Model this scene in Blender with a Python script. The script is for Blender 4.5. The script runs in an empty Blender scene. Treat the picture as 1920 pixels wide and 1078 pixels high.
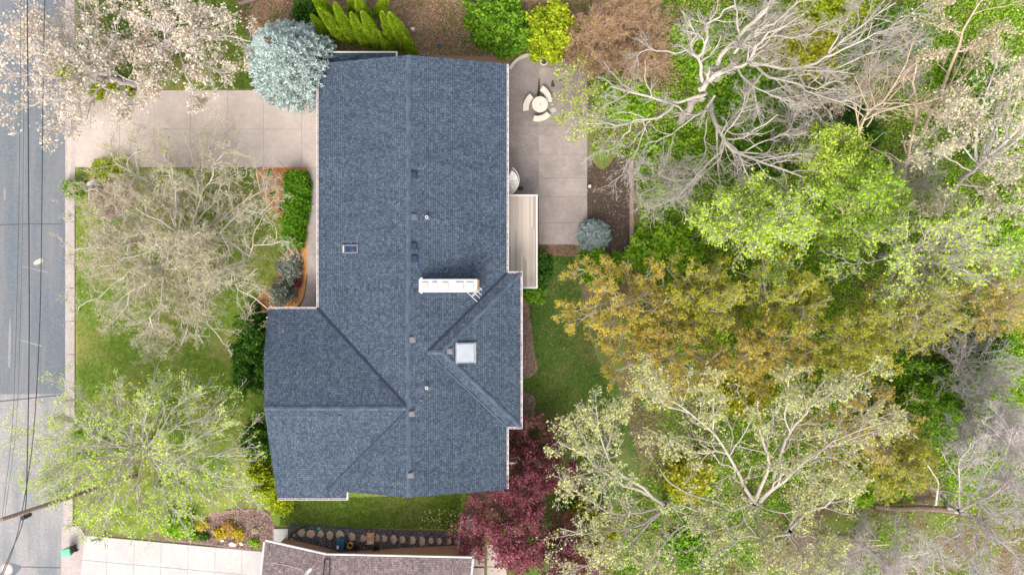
import bpy, bmesh, math, random
import numpy as np
from mathutils import Vector
rad = math.radians
sc = bpy.context.scene
col = sc.collection
# ------------------------------------------------------------------ camera, sky, sun, exposure
H, F, CX, CY = 54.0, 1431.0, 960.0, 539.0
cam = bpy.data.objects.new('camera', bpy.data.cameras.new('camera'))
col.objects.link(cam); cam.location = (0, 0, H); cam.rotation_euler = (0, 0, 0)
cam.data.sensor_fit = 'HORIZONTAL'; cam.data.sensor_width = 36.0; cam.data.lens = 36.0 * F / 1920.0
cam.data.clip_start = 0.5; cam.data.clip_end = 2000
sc.camera = cam
SUN_EL, SUN_AZ = rad(50), math.atan2(-0.2, -0.98)       # azimuth from +Y towards +X
world = bpy.data.worlds.new('World'); sc.world = world; world.use_nodes = True
nt = world.node_tree; bg = nt.nodes['Background']
sky = nt.nodes.new('ShaderNodeTexSky'); sky.sky_type = 'NISHITA'; sky.sun_disc = False
sky.sun_elevation = SUN_EL; sky.sun_rotation = SUN_AZ; sky.dust_density = 3.0; sky.air_density = 0.8; sky.ozone_density = 1.0
hs = nt.nodes.new('ShaderNodeHueSaturation'); hs.inputs['Saturation'].default_value = 0.35      # thin bright cloud: a whiter sky
nt.links.new(sky.outputs[0], hs.inputs['Color']); nt.links.new(hs.outputs[0], bg.inputs[0]); bg.inputs[1].default_value = 0.15
sun = bpy.data.objects.new('sun', bpy.data.lights.new('sun', 'SUN')); col.objects.link(sun)
sun.data.energy = 0.85; sun.data.angle = rad(24); sun.data.color = (1.0, 0.94, 0.86)
sd = Vector((math.sin(SUN_AZ) * math.cos(SUN_EL), math.cos(SUN_AZ) * math.cos(SUN_EL), math.sin(SUN_EL)))
sun.rotation_euler = sd.to_track_quat('Z', 'Y').to_euler(); sun.location = (0, 0, 80)
sc.view_settings.view_transform = 'Standard'; sc.view_settings.look = 'None'
sc.view_settings.exposure = 1.5; sc.view_settings.gamma = 1.0

# ------------------------------------------------------------------ pixel helpers and terrain
DROP = 2.2; TX0, TX1 = -12.0, -1.5
def terrain(x):
    if x <= TX0: return 0.0
    if x >= TX1: return -DROP
    return -DROP * (x - TX0) / (TX1 - TX0)
def terrain_np(x): return -DROP * np.clip((x - TX0) / (TX1 - TX0), 0, 1)
def W(px, py, z): return np.array(((px - CX) * (H - z) / F, (CY - py) * (H - z) / F, z))
def G(px, py, dz=0.0):
    z = 0.0
    for _ in range(12): z = terrain((px - CX) * (H - z) / F)
    return W(px, py, z + dz) if dz == 0 else np.array((*((W(px, py, z))[:2]), z + dz))

# ------------------------------------------------------------------ materials
MATS = {}
def base_mat(name):
    m = bpy.data.materials.new(name); m.use_nodes = True; n = m.node_tree
    return m, n, n.nodes['Principled BSDF']
def ramp(n, fac, stops):
    r = n.nodes.new('ShaderNodeValToRGB'); n.links.new(fac, r.inputs[0])
    e = r.color_ramp.elements
    while len(e) < len(stops): e.new(0.5)
    for i, (p, c) in enumerate(stops): e[i].position = p; e[i].color = (*c, 1)
    return r.outputs[0]
def noise(n, scale, detail=4, rough=0.6, vec=None, stretch=None):
    t = n.nodes.new('ShaderNodeTexNoise'); t.inputs['Scale'].default_value = scale
    t.inputs['Detail'].default_value = detail; t.inputs['Roughness'].default_value = rough
    if vec is None: vec = n.nodes.new('ShaderNodeTexCoord').outputs['Object']
    if stretch:
        mp = n.nodes.new('ShaderNodeMapping'); mp.inputs['Scale'].default_value = stretch
        n.links.new(vec, mp.inputs[0]); vec = mp.outputs[0]
    n.links.new(vec, t.inputs['Vector']); return t.outputs[0]
def mixc(n, fac, a, b, mode='MIX'):
    x = n.nodes.new('ShaderNodeMix'); x.data_type = 'RGBA'; x.blend_type = mode
    for s, v in ((0, fac), (6, a), (7, b)):
        if hasattr(v, 'links'): n.links.new(v, x.inputs[s])
        elif s == 0: x.inputs[0].default_value = v
        else: x.inputs[s].default_value = (*v, 1)
    return x.outputs[2]
def bump(n, bsdf, height, strength=0.4, dist=0.05):
    b = n.nodes.new('ShaderNodeBump'); b.inputs['Strength'].default_value = strength; b.inputs['Distance'].default_value = dist
    n.links.new(height, b.inputs['Height']); n.links.new(b.outputs[0], bsdf.inputs['Normal'])
def noisy(name, stops, scale, big=None, bigscale=0.25, rough=0.85, bstr=0.3, stretch=None, bigstretch=None, metallic=0, bigamt=(0.35, 0.65)):
    """fine noise ramp, optionally blended with a second colour in large patches"""
    m, n, b = base_mat(name)
    f = noise(n, scale, 5, 0.65, stretch=stretch)
    c = ramp(n, f, stops)
    if big:
        g = ramp(n, noise(n, bigscale, 4, 0.6, stretch=bigstretch), [(bigamt[0], (0, 0, 0)), (bigamt[1], (1, 1, 1))])
        c = mixc(n, g, c, mixc(n, f, big[0], big[1]))
    n.links.new(c, b.inputs['Base Color']); b.inputs['Roughness'].default_value = rough; b.inputs['Metallic'].default_value = metallic
    b.inputs['Specular IOR Level'].default_value = 0.25
    if bstr: bump(n, b, f, bstr, 0.03)
    MATS[name] = m; return m
def leafmat(name, cols, trans=0.35, rough=0.6):
    m = bpy.data.materials.new(name); m.use_nodes = True; n = m.node_tree
    n.nodes.remove(n.nodes['Principled BSDF'])
    g = n.nodes.new('ShaderNodeNewGeometry')
    k = len(cols)
    c = ramp(n, g.outputs['Random Per Island'], [(i / max(1, k - 1), cc) for i, cc in enumerate(cols)])
    d = n.nodes.new('ShaderNodeBsdfDiffuse'); t = n.nodes.new('ShaderNodeBsdfTranslucent')
    n.links.new(c, d.inputs[0]); n.links.new(c, t.inputs[0])
    x = n.nodes.new('ShaderNodeMixShader'); x.inputs[0].default_value = trans
    n.links.new(d.outputs[0], x.inputs[1]); n.links.new(t.outputs[0], x.inputs[2])
    n.links.new(x.outputs[0], n.nodes['Material Output'].inputs[0])
    MATS[name] = m; return m
def shingle(name, c1, c2, mortar, roww=0.145, bw=0.19):
    m, n, b = base_mat(name)
    uv = n.nodes.new('ShaderNodeUVMap').outputs[0]
    def brick(w, h, off, a, bb, mo, ms):
        t = n.nodes.new('ShaderNodeTexBrick'); n.links.new(uv, t.inputs['Vector'])
        t.offset = off; t.offset_frequency = 2; t.squash = 0.72; t.squash_frequency = 3
        t.inputs['Color1'].default_value = (*a, 1); t.inputs['Color2'].default_value = (*bb, 1); t.inputs['Mortar'].default_value = (*mo, 1)
        t.inputs['Scale'].default_value = 1.0; t.inputs['Mortar Size'].default_value = ms; t.inputs['Mortar Smooth'].default_value = 0.2
        t.inputs['Bias'].default_value = 0.0; t.inputs['Brick Width'].default_value = w; t.inputs['Row Height'].default_value = h
        return t
    t1 = brick(bw, roww, 0.37, c1, c2, mortar, 0.012)
    t2 = brick(bw * 0.55, roww, 0.61, (0.55, 0.55, 0.57), (1.3, 1.3, 1.28), (0.75, 0.75, 0.75), 0.006)
    c = mixc(n, 0.8, t1.outputs['Color'], t2.outputs['Color'], 'MULTIPLY')
    w = ramp(n, noise(n, 0.35, 5, 0.65), [(0.3, (0.88, 0.88, 0.9)), (0.7, (1.1, 1.09, 1.07))])
    c = mixc(n, 1.0, c, w, 'MULTIPLY')
    st = ramp(n, noise(n, 1.0, 4, 0.6, vec=uv, stretch=(1.6, 0.12, 1)), [(0.32, (0.90, 0.90, 0.91)), (0.68, (1.09, 1.085, 1.07))]); c = mixc(n, 1.0, c, st, 'MULTIPLY')
    s = ramp(n, noise(n, 40, 2, 0.6), [(0.3, (0.82, 0.82, 0.82)), (0.7, (1.2, 1.2, 1.2))])
    c = mixc(n, 1.0, c, s, 'MULTIPLY')
    n.links.new(c, b.inputs['Base Color']); b.inputs['Roughness'].default_value = 0.9; b.inputs['Specular IOR Level'].default_value = 0.15
    bump(n, b, t1.outputs['Fac'], -0.5, 0.02)
    MATS[name] = m; return m

noisy('asphalt', [(0.3, (0.085, 0.098, 0.112)), (0.7, (0.155, 0.17, 0.185))], 9, ((0.14, 0.138, 0.14), (0.22, 0.212, 0.208)), 0.7, 0.9, 0.2, bigstretch=(1.6, 0.12, 1), bigamt=(0.42, 0.75))
noisy('old_asphalt', [(0.3, (0.21, 0.197, 0.19)), (0.7, (0.32, 0.295, 0.285))], 8, ((0.13, 0.14, 0.15), (0.20, 0.205, 0.21)), 0.6, 0.9, 0.2, bigstretch=(1.4, 0.3, 1), bigamt=(0.45, 0.7))
noisy('concrete', [(0.3, (0.41, 0.34, 0.29)), (0.7, (0.50, 0.42, 0.365))], 3, ((0.35, 0.29, 0.25), (0.46, 0.385, 0.335)), 0.5, 0.85, 0.1)
noisy('kerb_concrete', [(0.3, (0.33, 0.275, 0.245)), (0.7, (0.46, 0.395, 0.355))], 5, ((0.27, 0.23, 0.21), (0.39, 0.335, 0.305)), 0.6, 0.85, 0.1)
noisy('white_concrete', [(0.3, (0.39, 0.37, 0.345)), (0.7, (0.48, 0.46, 0.435))], 4, ((0.33, 0.31, 0.285), (0.43, 0.41, 0.385)), 0.45, 0.85, 0.08)
noisy('patio_concrete', [(0.3, (0.25, 0.208, 0.184)), (0.7, (0.345, 0.293, 0.262))], 4, ((0.165, 0.134, 0.116), (0.265, 0.22, 0.196)), 0.45, 0.9, 0.12, stretch=(1, 2.2, 1), bigamt=(0.4, 0.7))
noisy('patio_dark', [(0.3, (0.195, 0.163, 0.147)), (0.7, (0.29, 0.25, 0.23))], 5, ((0.135, 0.11, 0.097), (0.21, 0.177, 0.16)), 0.5, 0.9, 0.12, stretch=(1, 2.2, 1), bigamt=(0.4, 0.7))
noisy('path_concrete', [(0.3, (0.33, 0.28, 0.25)), (0.7, (0.46, 0.40, 0.365))], 5, ((0.26, 0.21, 0.185), (0.36, 0.31, 0.28)), 0.5, 0.9, 0.1)
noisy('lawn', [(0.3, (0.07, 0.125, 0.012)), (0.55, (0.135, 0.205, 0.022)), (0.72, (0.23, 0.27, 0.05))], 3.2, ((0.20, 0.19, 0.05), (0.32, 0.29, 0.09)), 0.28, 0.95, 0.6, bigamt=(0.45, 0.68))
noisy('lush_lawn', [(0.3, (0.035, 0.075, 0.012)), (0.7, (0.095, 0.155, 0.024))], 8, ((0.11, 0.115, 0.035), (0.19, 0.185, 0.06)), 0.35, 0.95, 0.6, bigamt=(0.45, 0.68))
noisy('forest_floor', [(0.25, (0.07, 0.05, 0.03)), (0.5, (0.15, 0.11, 0.062)), (0.75, (0.26, 0.20, 0.125))], 6, ((0.06, 0.10, 0.015), (0.17, 0.25, 0.03)), 0.3, 0.95, 0.8, bigamt=(0.45, 0.62))
noisy('leaf_litter', [(0.25, (0.10, 0.05, 0.03)), (0.5, (0.24, 0.13, 0.075)), (0.75, (0.40, 0.25, 0.14))], 7, ((0.12, 0.13, 0.03), (0.25, 0.24, 0.07)), 0.35, 0.95, 0.8, bigamt=(0.5, 0.66))
noisy('dirt', [(0.3, (0.10, 0.06, 0.04)), (0.7, (0.22, 0.15, 0.11))], 5, ((0.09, 0.12, 0.025), (0.17, 0.2, 0.05)), 0.5, 0.95, 0.6)
noisy('orange_mulch', [(0.25, (0.30, 0.11, 0.035)), (0.5, (0.52, 0.24, 0.09)), (0.75, (0.68, 0.36, 0.16))], 12, None, rough=0.95, bstr=0.8)
noisy('brown_mulch', [(0.25, (0.10, 0.06, 0.05)), (0.5, (0.24, 0.15, 0.125)), (0.75, (0.42, 0.29, 0.25))], 11, None, rough=0.95, bstr=0.9)
noisy('dark_gravel', [(0.3, (0.03, 0.026, 0.027)), (0.55, (0.10, 0.085, 0.083)), (0.78, (0.30, 0.26, 0.25))], 9, None, rough=0.9, bstr=0.9)
noisy('flagstone', [(0.3, (0.42, 0.31, 0.21)), (0.7, (0.60, 0.46, 0.33))], 5, ((0.32, 0.23, 0.17), (0.44, 0.34, 0.26)), 0.9, 0.9, 0.25)
noisy('pale_rock', [(0.3, (0.55, 0.45, 0.35)), (0.7, (0.78, 0.7, 0.6))], 4, None, bstr=0.3)
noisy('white_paint', [(0.3, (0.49, 0.46, 0.445)), (0.7, (0.56, 0.53, 0.515))], 4, None, rough=0.5, bstr=0)
noisy('gutter_debris', [(0.35, (0.10, 0.07, 0.06)), (0.5, (0.40, 0.27, 0.24)), (0.7, (0.75, 0.63, 0.6))], 5, None, bstr=0.2)
noisy('house_siding', [(0.3, (0.55, 0.50, 0.46)), (0.7, (0.66, 0.61, 0.57))], 3, None, rough=0.7, bstr=0, stretch=(0.3, 0.3, 8))
noisy('wood_siding', [(0.3, (0.19, 0.10, 0.06)), (0.7, (0.36, 0.21, 0.135))], 3, None, rough=0.8, bstr=0.3, stretch=(0.4, 0.4, 9))
noisy('weathered_wood', [(0.25, (0.26, 0.21, 0.17)), (0.75, (0.56, 0.47, 0.39))], 4, ((0.17, 0.14, 0.12), (0.36, 0.3, 0.26)), 0.5, 0.9, 0.3, stretch=(6, 0.5, 1), bigamt=(0.5, 0.75))
noisy('old_timber', [(0.3, (0.16, 0.11, 0.08)), (0.7, (0.34, 0.25, 0.19))], 4, None, bstr=0.4, stretch=(4, 0.6, 4))
noisy('bark_pale', [(0.3, (0.28, 0.24, 0.195)), (0.7, (0.52, 0.465, 0.40))], 7, None, bstr=0.5)
noisy('bark_grey', [(0.3, (0.30, 0.26, 0.245)), (0.7, (0.52, 0.47, 0.45))], 7, None, bstr=0.5)
noisy('bark_lilac', [(0.3, (0.37, 0.315, 0.295)), (0.7, (0.60, 0.535, 0.50))], 7, None, bstr=0.5)
noisy('bark_bud', [(0.3, (0.35, 0.30, 0.235)), (0.7, (0.58, 0.52, 0.43))], 7, None, bstr=0.3)
noisy('bark_tan', [(0.3, (0.30, 0.22, 0.15)), (0.7, (0.52, 0.41, 0.30))], 7, None, bstr=0.5)
noisy('bark_brown', [(0.3, (0.11, 0.07, 0.05)), (0.7, (0.25, 0.175, 0.135))], 7, None, bstr=0.5)
noisy('bark_russet', [(0.3, (0.36, 0.22, 0.13)), (0.7, (0.56, 0.39, 0.26))], 7, None, bstr=0.5)
noisy('bark_maroon', [(0.3, (0.10, 0.06, 0.05)), (0.7, (0.24, 0.16, 0.13))], 7, None, bstr=0.5)
noisy('dead_wood', [(0.3, (0.6, 0.47, 0.38)), (0.7, (0.75, 0.62, 0.52))], 5, None, bstr=0.3)
noisy('cast_stone', [(0.3, (0.50, 0.45, 0.37)), (0.7, (0.58, 0.53, 0.45))], 6, None, bstr=0.15)
noisy('vent_dark', [(0.3, (0.012, 0.025, 0.05)), (0.7, (0.025, 0.045, 0.08))], 5, None, rough=0.6, bstr=0)
noisy('vent_grey', [(0.3, (0.13, 0.13, 0.14)), (0.7, (0.19, 0.187, 0.198))], 5, None, rough=0.6, bstr=0)
noisy('vent_slate', [(0.3, (0.07, 0.09, 0.12)), (0.7, (0.10, 0.125, 0.16))], 5, None, rough=0.6, bstr=0)
noisy('valley_shade', [(0.3, (0.008, 0.014, 0.028)), (0.7, (0.018, 0.028, 0.05))], 3, None, rough=0.6, bstr=0)  # near-black strip colour: the shadow in the roof valleys, painted in
noisy('grey_plastic', [(0.3, (0.30, 0.315, 0.34)), (0.7, (0.36, 0.375, 0.40))], 2, None, rough=0.6, bstr=0)
noisy('white_cap', [(0.3, (0.46, 0.45, 0.44)), (0.7, (0.54, 0.53, 0.52))], 3, None, rough=0.6, bstr=0)
noisy('cream_pad', [(0.3, (0.42, 0.37, 0.30)), (0.7, (0.50, 0.46, 0.40))], 3, None, rough=0.7, bstr=0)
noisy('black_metal', [(0.3, (0.015, 0.015, 0.018)), (0.7, (0.04, 0.04, 0.045))], 5, None, rough=0.5, bstr=0)
noisy('bin_green', [(0.3, (0.10, 0.50, 0.24)), (0.7, (0.20, 0.62, 0.34))], 3, None, rough=0.4, bstr=0)
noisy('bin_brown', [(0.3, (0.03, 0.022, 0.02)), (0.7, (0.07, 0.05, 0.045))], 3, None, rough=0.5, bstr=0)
noisy('bin_teal', [(0.3, (0.008, 0.04, 0.075)), (0.7, (0.02, 0.08, 0.12))], 3, None, rough=0.4, bstr=0)
noisy('yellow_plastic', [(0.3, (0.55, 0.33, 0.05)), (0.7, (0.75, 0.5, 0.09))], 4, None, rough=0.5, bstr=0)
noisy('terracotta', [(0.3, (0.40, 0.18, 0.10)), (0.7, (0.58, 0.30, 0.19))], 6, None, bstr=0.1)
noisy('teal_glaze', [(0.3, (0.05, 0.35, 0.28)), (0.7, (0.12, 0.5, 0.4))], 6, None, bstr=0.1)
noisy('steel_grey', [(0.3, (0.25, 0.265, 0.28)), (0.7, (0.36, 0.375, 0.39))], 4, None, rough=0.4, bstr=0, metallic=0.4)
noisy('cover_pink', [(0.3, (0.40, 0.30, 0.28)), (0.7, (0.55, 0.44, 0.41))], 6, None, bstr=0.2)
noisy('tar', [(0.3, (0.06, 0.06, 0.065)), (0.7, (0.11, 0.11, 0.115))], 8, None, bstr=0.2)
noisy('soil_dark', [(0.3, (0.03, 0.02, 0.015)), (0.7, (0.10, 0.07, 0.05))], 8, None, bstr=0.6)
shingle('shingle_slate', (0.047, 0.065, 0.090), (0.080, 0.106, 0.139), (0.024, 0.033, 0.048))
shingle('shingle_brown', (0.20, 0.15, 0.143), (0.27, 0.212, 0.203), (0.13, 0.097, 0.092))
def glassmat():
    m, n, b = base_mat('skylight_glass')
    c = ramp(n, noise(n, 3, 3, 0.7), [(0.35, (0.008, 0.01, 0.03)), (0.5, (0.02, 0.035, 0.09)), (0.7, (0.10, 0.06, 0.08))])
    n.links.new(c, b.inputs['Base Color']); b.inputs['Roughness'].default_value = 0.08; MATS['skylight_glass'] = m
glassmat()
LEAF = dict(
    blossom=[(0.54, 0.46, 0.31), (0.72, 0.62, 0.48), (0.77, 0.68, 0.56), (0.7, 0.55, 0.46), (0.58, 0.55, 0.33)],
    blossom_white=[(0.46, 0.43, 0.2), (0.64, 0.58, 0.36), (0.72, 0.65, 0.48), (0.56, 0.53, 0.28)],
    bud=[(0.4, 0.34, 0.11), (0.6, 0.52, 0.2), (0.66, 0.6, 0.26), (0.5, 0.5, 0.12)],
    lime=[(0.34, 0.5, 0.025), (0.52, 0.7, 0.06), (0.64, 0.78, 0.12), (0.42, 0.62, 0.04)],
    fresh=[(0.18, 0.36, 0.02), (0.32, 0.53, 0.04), (0.45, 0.63, 0.06), (0.25, 0.47, 0.03)],
    green=[(0.0788, 0.188, 0.0167), (0.1488, 0.3182, 0.0245), (0.2276, 0.4194, 0.0334), (0.2976, 0.4339, 0.0447)],
    dark=[(0.0252, 0.0735, 0.0134), (0.049, 0.1323, 0.0202), (0.077, 0.1911, 0.0246), (0.14, 0.2499, 0.0336)],
    arbor=[(0.174, 0.281, 0.0157), (0.319, 0.4585, 0.0235), (0.435, 0.562, 0.0391), (0.2465, 0.3697, 0.0196)],
    golden=[(0.216, 0.3105, 0.0189), (0.405, 0.486, 0.0284), (0.54, 0.5805, 0.0378), (0.324, 0.4455, 0.0189)],
    amber=[(0.38, 0.3, 0.028), (0.6, 0.47, 0.06), (0.68, 0.49, 0.1), (0.48, 0.47, 0.045)],
    olive=[(0.26, 0.28, 0.02), (0.46, 0.46, 0.035), (0.6, 0.53, 0.06), (0.34, 0.42, 0.03)],
    pale=[(0.42, 0.46, 0.12), (0.58, 0.6, 0.2), (0.66, 0.67, 0.28), (0.48, 0.52, 0.14)],
    crimson=[(0.11, 0.028, 0.035), (0.2, 0.05, 0.07), (0.31, 0.09, 0.12), (0.16, 0.06, 0.045)],
    pinkred=[(0.18, 0.04, 0.055), (0.33, 0.085, 0.12), (0.46, 0.16, 0.2), (0.24, 0.08, 0.07)],
    spruce=[(0.25, 0.33, 0.295), (0.46, 0.55, 0.515), (0.62, 0.69, 0.655), (0.36, 0.45, 0.4)],
    spruce_small=[(0.22, 0.29, 0.265), (0.4, 0.475, 0.45), (0.53, 0.6, 0.575), (0.3, 0.38, 0.345)],
    greyleaf=[(0.17, 0.19, 0.14), (0.29, 0.31, 0.24), (0.36, 0.37, 0.30), (0.22, 0.26, 0.18)],
    yellow=[(0.58, 0.44, 0.03), (0.74, 0.58, 0.06), (0.68, 0.5, 0.08), (0.46, 0.46, 0.04)],
    orange=[(0.58, 0.33, 0.12), (0.66, 0.42, 0.14), (0.62, 0.46, 0.10)],
    litter=[(0.18, 0.10, 0.06), (0.34, 0.22, 0.14), (0.46, 0.33, 0.23), (0.24, 0.14, 0.08)],
    chips=[(0.10, 0.06, 0.05), (0.28, 0.18, 0.15), (0.48, 0.36, 0.31), (0.20, 0.12, 0.10)],
    orange_chips=[(0.38, 0.15, 0.04), (0.6, 0.29, 0.1), (0.74, 0.42, 0.18)],
    pebbles=[(0.04, 0.035, 0.035), (0.13, 0.11, 0.11), (0.32, 0.28, 0.27), (0.09, 0.07, 0.07)],
    grass=[(0.045, 0.11, 0.014), (0.09, 0.19, 0.022), (0.15, 0.24, 0.035), (0.24, 0.24, 0.07)],
    grass_lush=[(0.03, 0.07, 0.01), (0.06, 0.125, 0.016), (0.10, 0.17, 0.022), (0.16, 0.18, 0.05)],
    petals=[(0.7, 0.62, 0.5), (0.8, 0.74, 0.62)],
    dandelion=[(0.75, 0.70, 0.25), (0.8, 0.76, 0.45)],
)
for k, v in LEAF.items(): leafmat('leaf_' + k, v, 0.12 if k in ('litter', 'chips', 'orange_chips', 'pebbles', 'spruce', 'spruce_small') else 0.35)

# ------------------------------------------------------------------ object helpers
def tag(o, label=None, cat=None, group=None, kind=None):
    if label: o['label'] = label
    if cat: o['category'] = cat
    if group: o['group'] = group
    if kind: o['kind'] = kind
    return o
def thing(name, label, cat, loc, group=None):
    o = bpy.data.objects.new(name, None); col.objects.link(o)
    o.empty_display_size = 0.2; o.location = tuple(float(v) for v in loc)
    return tag(o, label, cat, group)
def wloc(o):
    v = Vector((0, 0, 0))
    while o is not None: v = v + o.location; o = o.parent
    return v
def link(name, me, m, parent=None, loc=None):
    o = bpy.data.objects.new(name, me); col.objects.link(o)
    if m: me.materials.append(MATS[m] if isinstance(m, str) else m)
    if parent is not None:
        p = wloc(parent)
        me.transform(__import__('mathutils').Matrix.Translation(-p)); o.parent = parent
    elif loc is not None:
        me.transform(__import__('mathutils').Matrix.Translation(-Vector(loc))); o.location = loc
    return o
def np_mesh(name, V, Q):
    """fast mesh out of a vertex array and an (M,k) face array"""
    me = bpy.data.meshes.new(name); V = np.asarray(V, np.float32); Q = np.asarray(Q, np.int32); k = Q.shape[1]
    me.vertices.add(len(V)); me.vertices.foreach_set('co', V.ravel())
    me.loops.add(Q.size); me.loops.foreach_set('vertex_index', Q.ravel())
    me.polygons.add(len(Q)); me.polygons.foreach_set('loop_start', np.arange(0, Q.size, k, dtype=np.int32))
    me.update(calc_edges=True); return me
class MB:
    def __init__(s): s.v = []; s.f = []; s.uv = {}
    def poly(s, pts, flip=False):
        b = len(s.v); s.v += [tuple(p) for p in pts]; f = list(range(b, b + len(pts)))
        s.f.append(f[::-1] if flip else f); return len(s.f) - 1
    def prism(s, bot, top):
        n = len(bot); b = len(s.v); s.v += [tuple(p) for p in bot] + [tuple(p) for p in top]
        s.f.append([b + i for i in range(n)][::-1]); s.f.append([b + n + i for i in range(n)])
        for i in range(n):
            j = (i + 1) % n; s.f.append([b + i, b + j, b + n + j, b + n + i])
    def box(s, x0, x1, y0, y1, z0, z1, inset=0.0):
        i = inset
        s.prism([(x0, y0, z0), (x1, y0, z0), (x1, y1, z0), (x0, y1, z0)], [(x0 + i, y0 + i, z1), (x1 - i, y0 + i, z1), (x1 - i, y1 - i, z1), (x0 + i, y1 - i, z1)])
    def obox(s, c, ax, hx, hy, z0, z1):
        """box turned so its local x runs along ax"""
        a = np.array(ax[:2], float); a /= np.linalg.norm(a); p = np.array((-a[1], a[0])); c = np.array(c[:2], float)
        q = [c - a * hx - p * hy, c + a * hx - p * hy, c + a * hx + p * hy, c - a * hx + p * hy]
        s.prism([(*k, z0) for k in q], [(*k, z1) for k in q])
    def cyl(s, c, r, z0, z1, k=20, r1=None):
        r1 = r if r1 is None else r1
        an = [2 * math.pi * i / k for i in range(k)]
        s.prism([(c[0] + r * math.cos(a), c[1] + r * math.sin(a), z0) for a in an], [(c[0] + r1 * math.cos(a), c[1] + r1 * math.sin(a), z1) for a in an])
    def ring(s, c, ro, ri, z0, z1, k=28):
        for i in range(k):
            a, b = 2 * math.pi * i / k, 2 * math.pi * (i + 1) / k
            P = lambda r, t: (c[0] + r * math.cos(t), c[1] + r * math.sin(t))
            q = [P(ri, a), P(ro, a), P(ro, b), P(ri, b)]
            s.prism([(*p, z0) for p in q], [(*p, z1) for p in q])
    def tube(s, pts, r, k=6):
        pts = np.array(pts, float)[None]; R = np.full(pts.shape[:2], r) if np.isscalar(r) else np.array(r, float)[None]
        V, Q = tubes(pts, R, k); b = len(s.v)
        s.v += [tuple(p) for p in V]; s.f += [[b + i for i in q] for q in Q.tolist()]
        n = len(V); s.f.append([b + i for i in range(k)][::-1]); s.f.append([b + n - k + i for i in range(k)])
    def slab(s, pts, th, uvu=None, uvv=None):
        """sloping roof slab: top polygon pts, thickness th downwards; uv per top face from two directions"""
        top = [np.array(p, float) for p in pts]; bot = [p - np.array((0, 0, th)) for p in top]
        n = len(top); b = len(s.v); s.v += [tuple(p) for p in bot] + [tuple(p) for p in top]
        s.f.append([b + i for i in range(n)][::-1]); s.f.append([b + n + i for i in range(n)])
        if uvu is not None: s.uv[len(s.f) - 1] = [(float(np.dot(p, uvu)), float(np.dot(p, uvv))) for p in top]
        for i in range(n):
            j = (i + 1) % n; s.f.append([b + i, b + j, b + n + j, b + n + i])
    def mesh(s, name):
        me = bpy.data.meshes.new(name); me.from_pydata([tuple(map(float, p)) for p in s.v], [], s.f)
        if s.uv:
            l = me.uv_layers.new(name='UVMap')
            for fi, uvs in s.uv.items():
                for li, u in zip(me.polygons[fi].loop_indices, uvs): l.data[li].uv = u
        bm = bmesh.new(); bm.from_mesh(me); bmesh.ops.recalc_face_normals(bm, faces=bm.faces); bm.to_mesh(me); bm.free()
        return me
    def build(s, name, m, parent=None, loc=None, bevel=0):
        o = link(name, s.mesh(name), m, parent, loc)
        if bevel:
            d = o.modifiers.new('bevel', 'BEVEL'); d.width = bevel; d.segments = 2; d.limit_method = 'ANGLE'
        return o
def tubes(P, R, k):
    """P (N,S,3), R (N,S) -> vertices and quads of open tubes"""
    N, S, _ = P.shape
    T = np.empty_like(P); T[:, 1:-1] = P[:, 2:] - P[:, :-2]; T[:, 0] = P[:, 1] - P[:, 0]; T[:, -1] = P[:, -1] - P[:, -2]
    T /= np.linalg.norm(T, axis=2, keepdims=True) + 1e-9
    ref = np.where(np.abs(T[:, :1, 2:3]) > 0.9, np.array((1.0, 0, 0)), np.array((0, 0, 1.0)))
    A = np.cross(T, np.broadcast_to(ref, T.shape)); A /= np.linalg.norm(A, axis=2, keepdims=True) + 1e-9
    B = np.cross(T, A); an = np.arange(k) * 2 * math.pi / k
    V = P[:, :, None, :] + R[:, :, None, None] * (A[:, :, None, :] * np.cos(an)[None, None, :, None] + B[:, :, None, :] * np.sin(an)[None, None, :, None])
    i = np.arange(N * S * k).reshape(N, S, k)
    a, b = i[:, :-1], i[:, 1:]
    Q = np.stack([a, np.roll(a, -1, 2), np.roll(b, -1, 2), b], -1).reshape(-1, 4)
    return V.reshape(-1, 3), Q
def unit(v): return v / (np.linalg.norm(v, axis=-1, keepdims=True) + 1e-9)
def catmull(pts, n):
    p = np.array(pts, float); p = np.vstack([2 * p[0] - p[1], p, 2 * p[-1] - p[-2]]); out = []
    m = len(p) - 3
    for u in np.linspace(0, m - 1e-6, n):
        i = int(u); t = u - i; a, b, c, d = p[i:i + 4]
        out.append(0.5 * (2 * b + (c - a) * t + (2 * a - 5 * b + 4 * c - d) * t * t + (3 * b - a - 3 * c + d) * t ** 3))
    return np.array(out)
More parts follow.
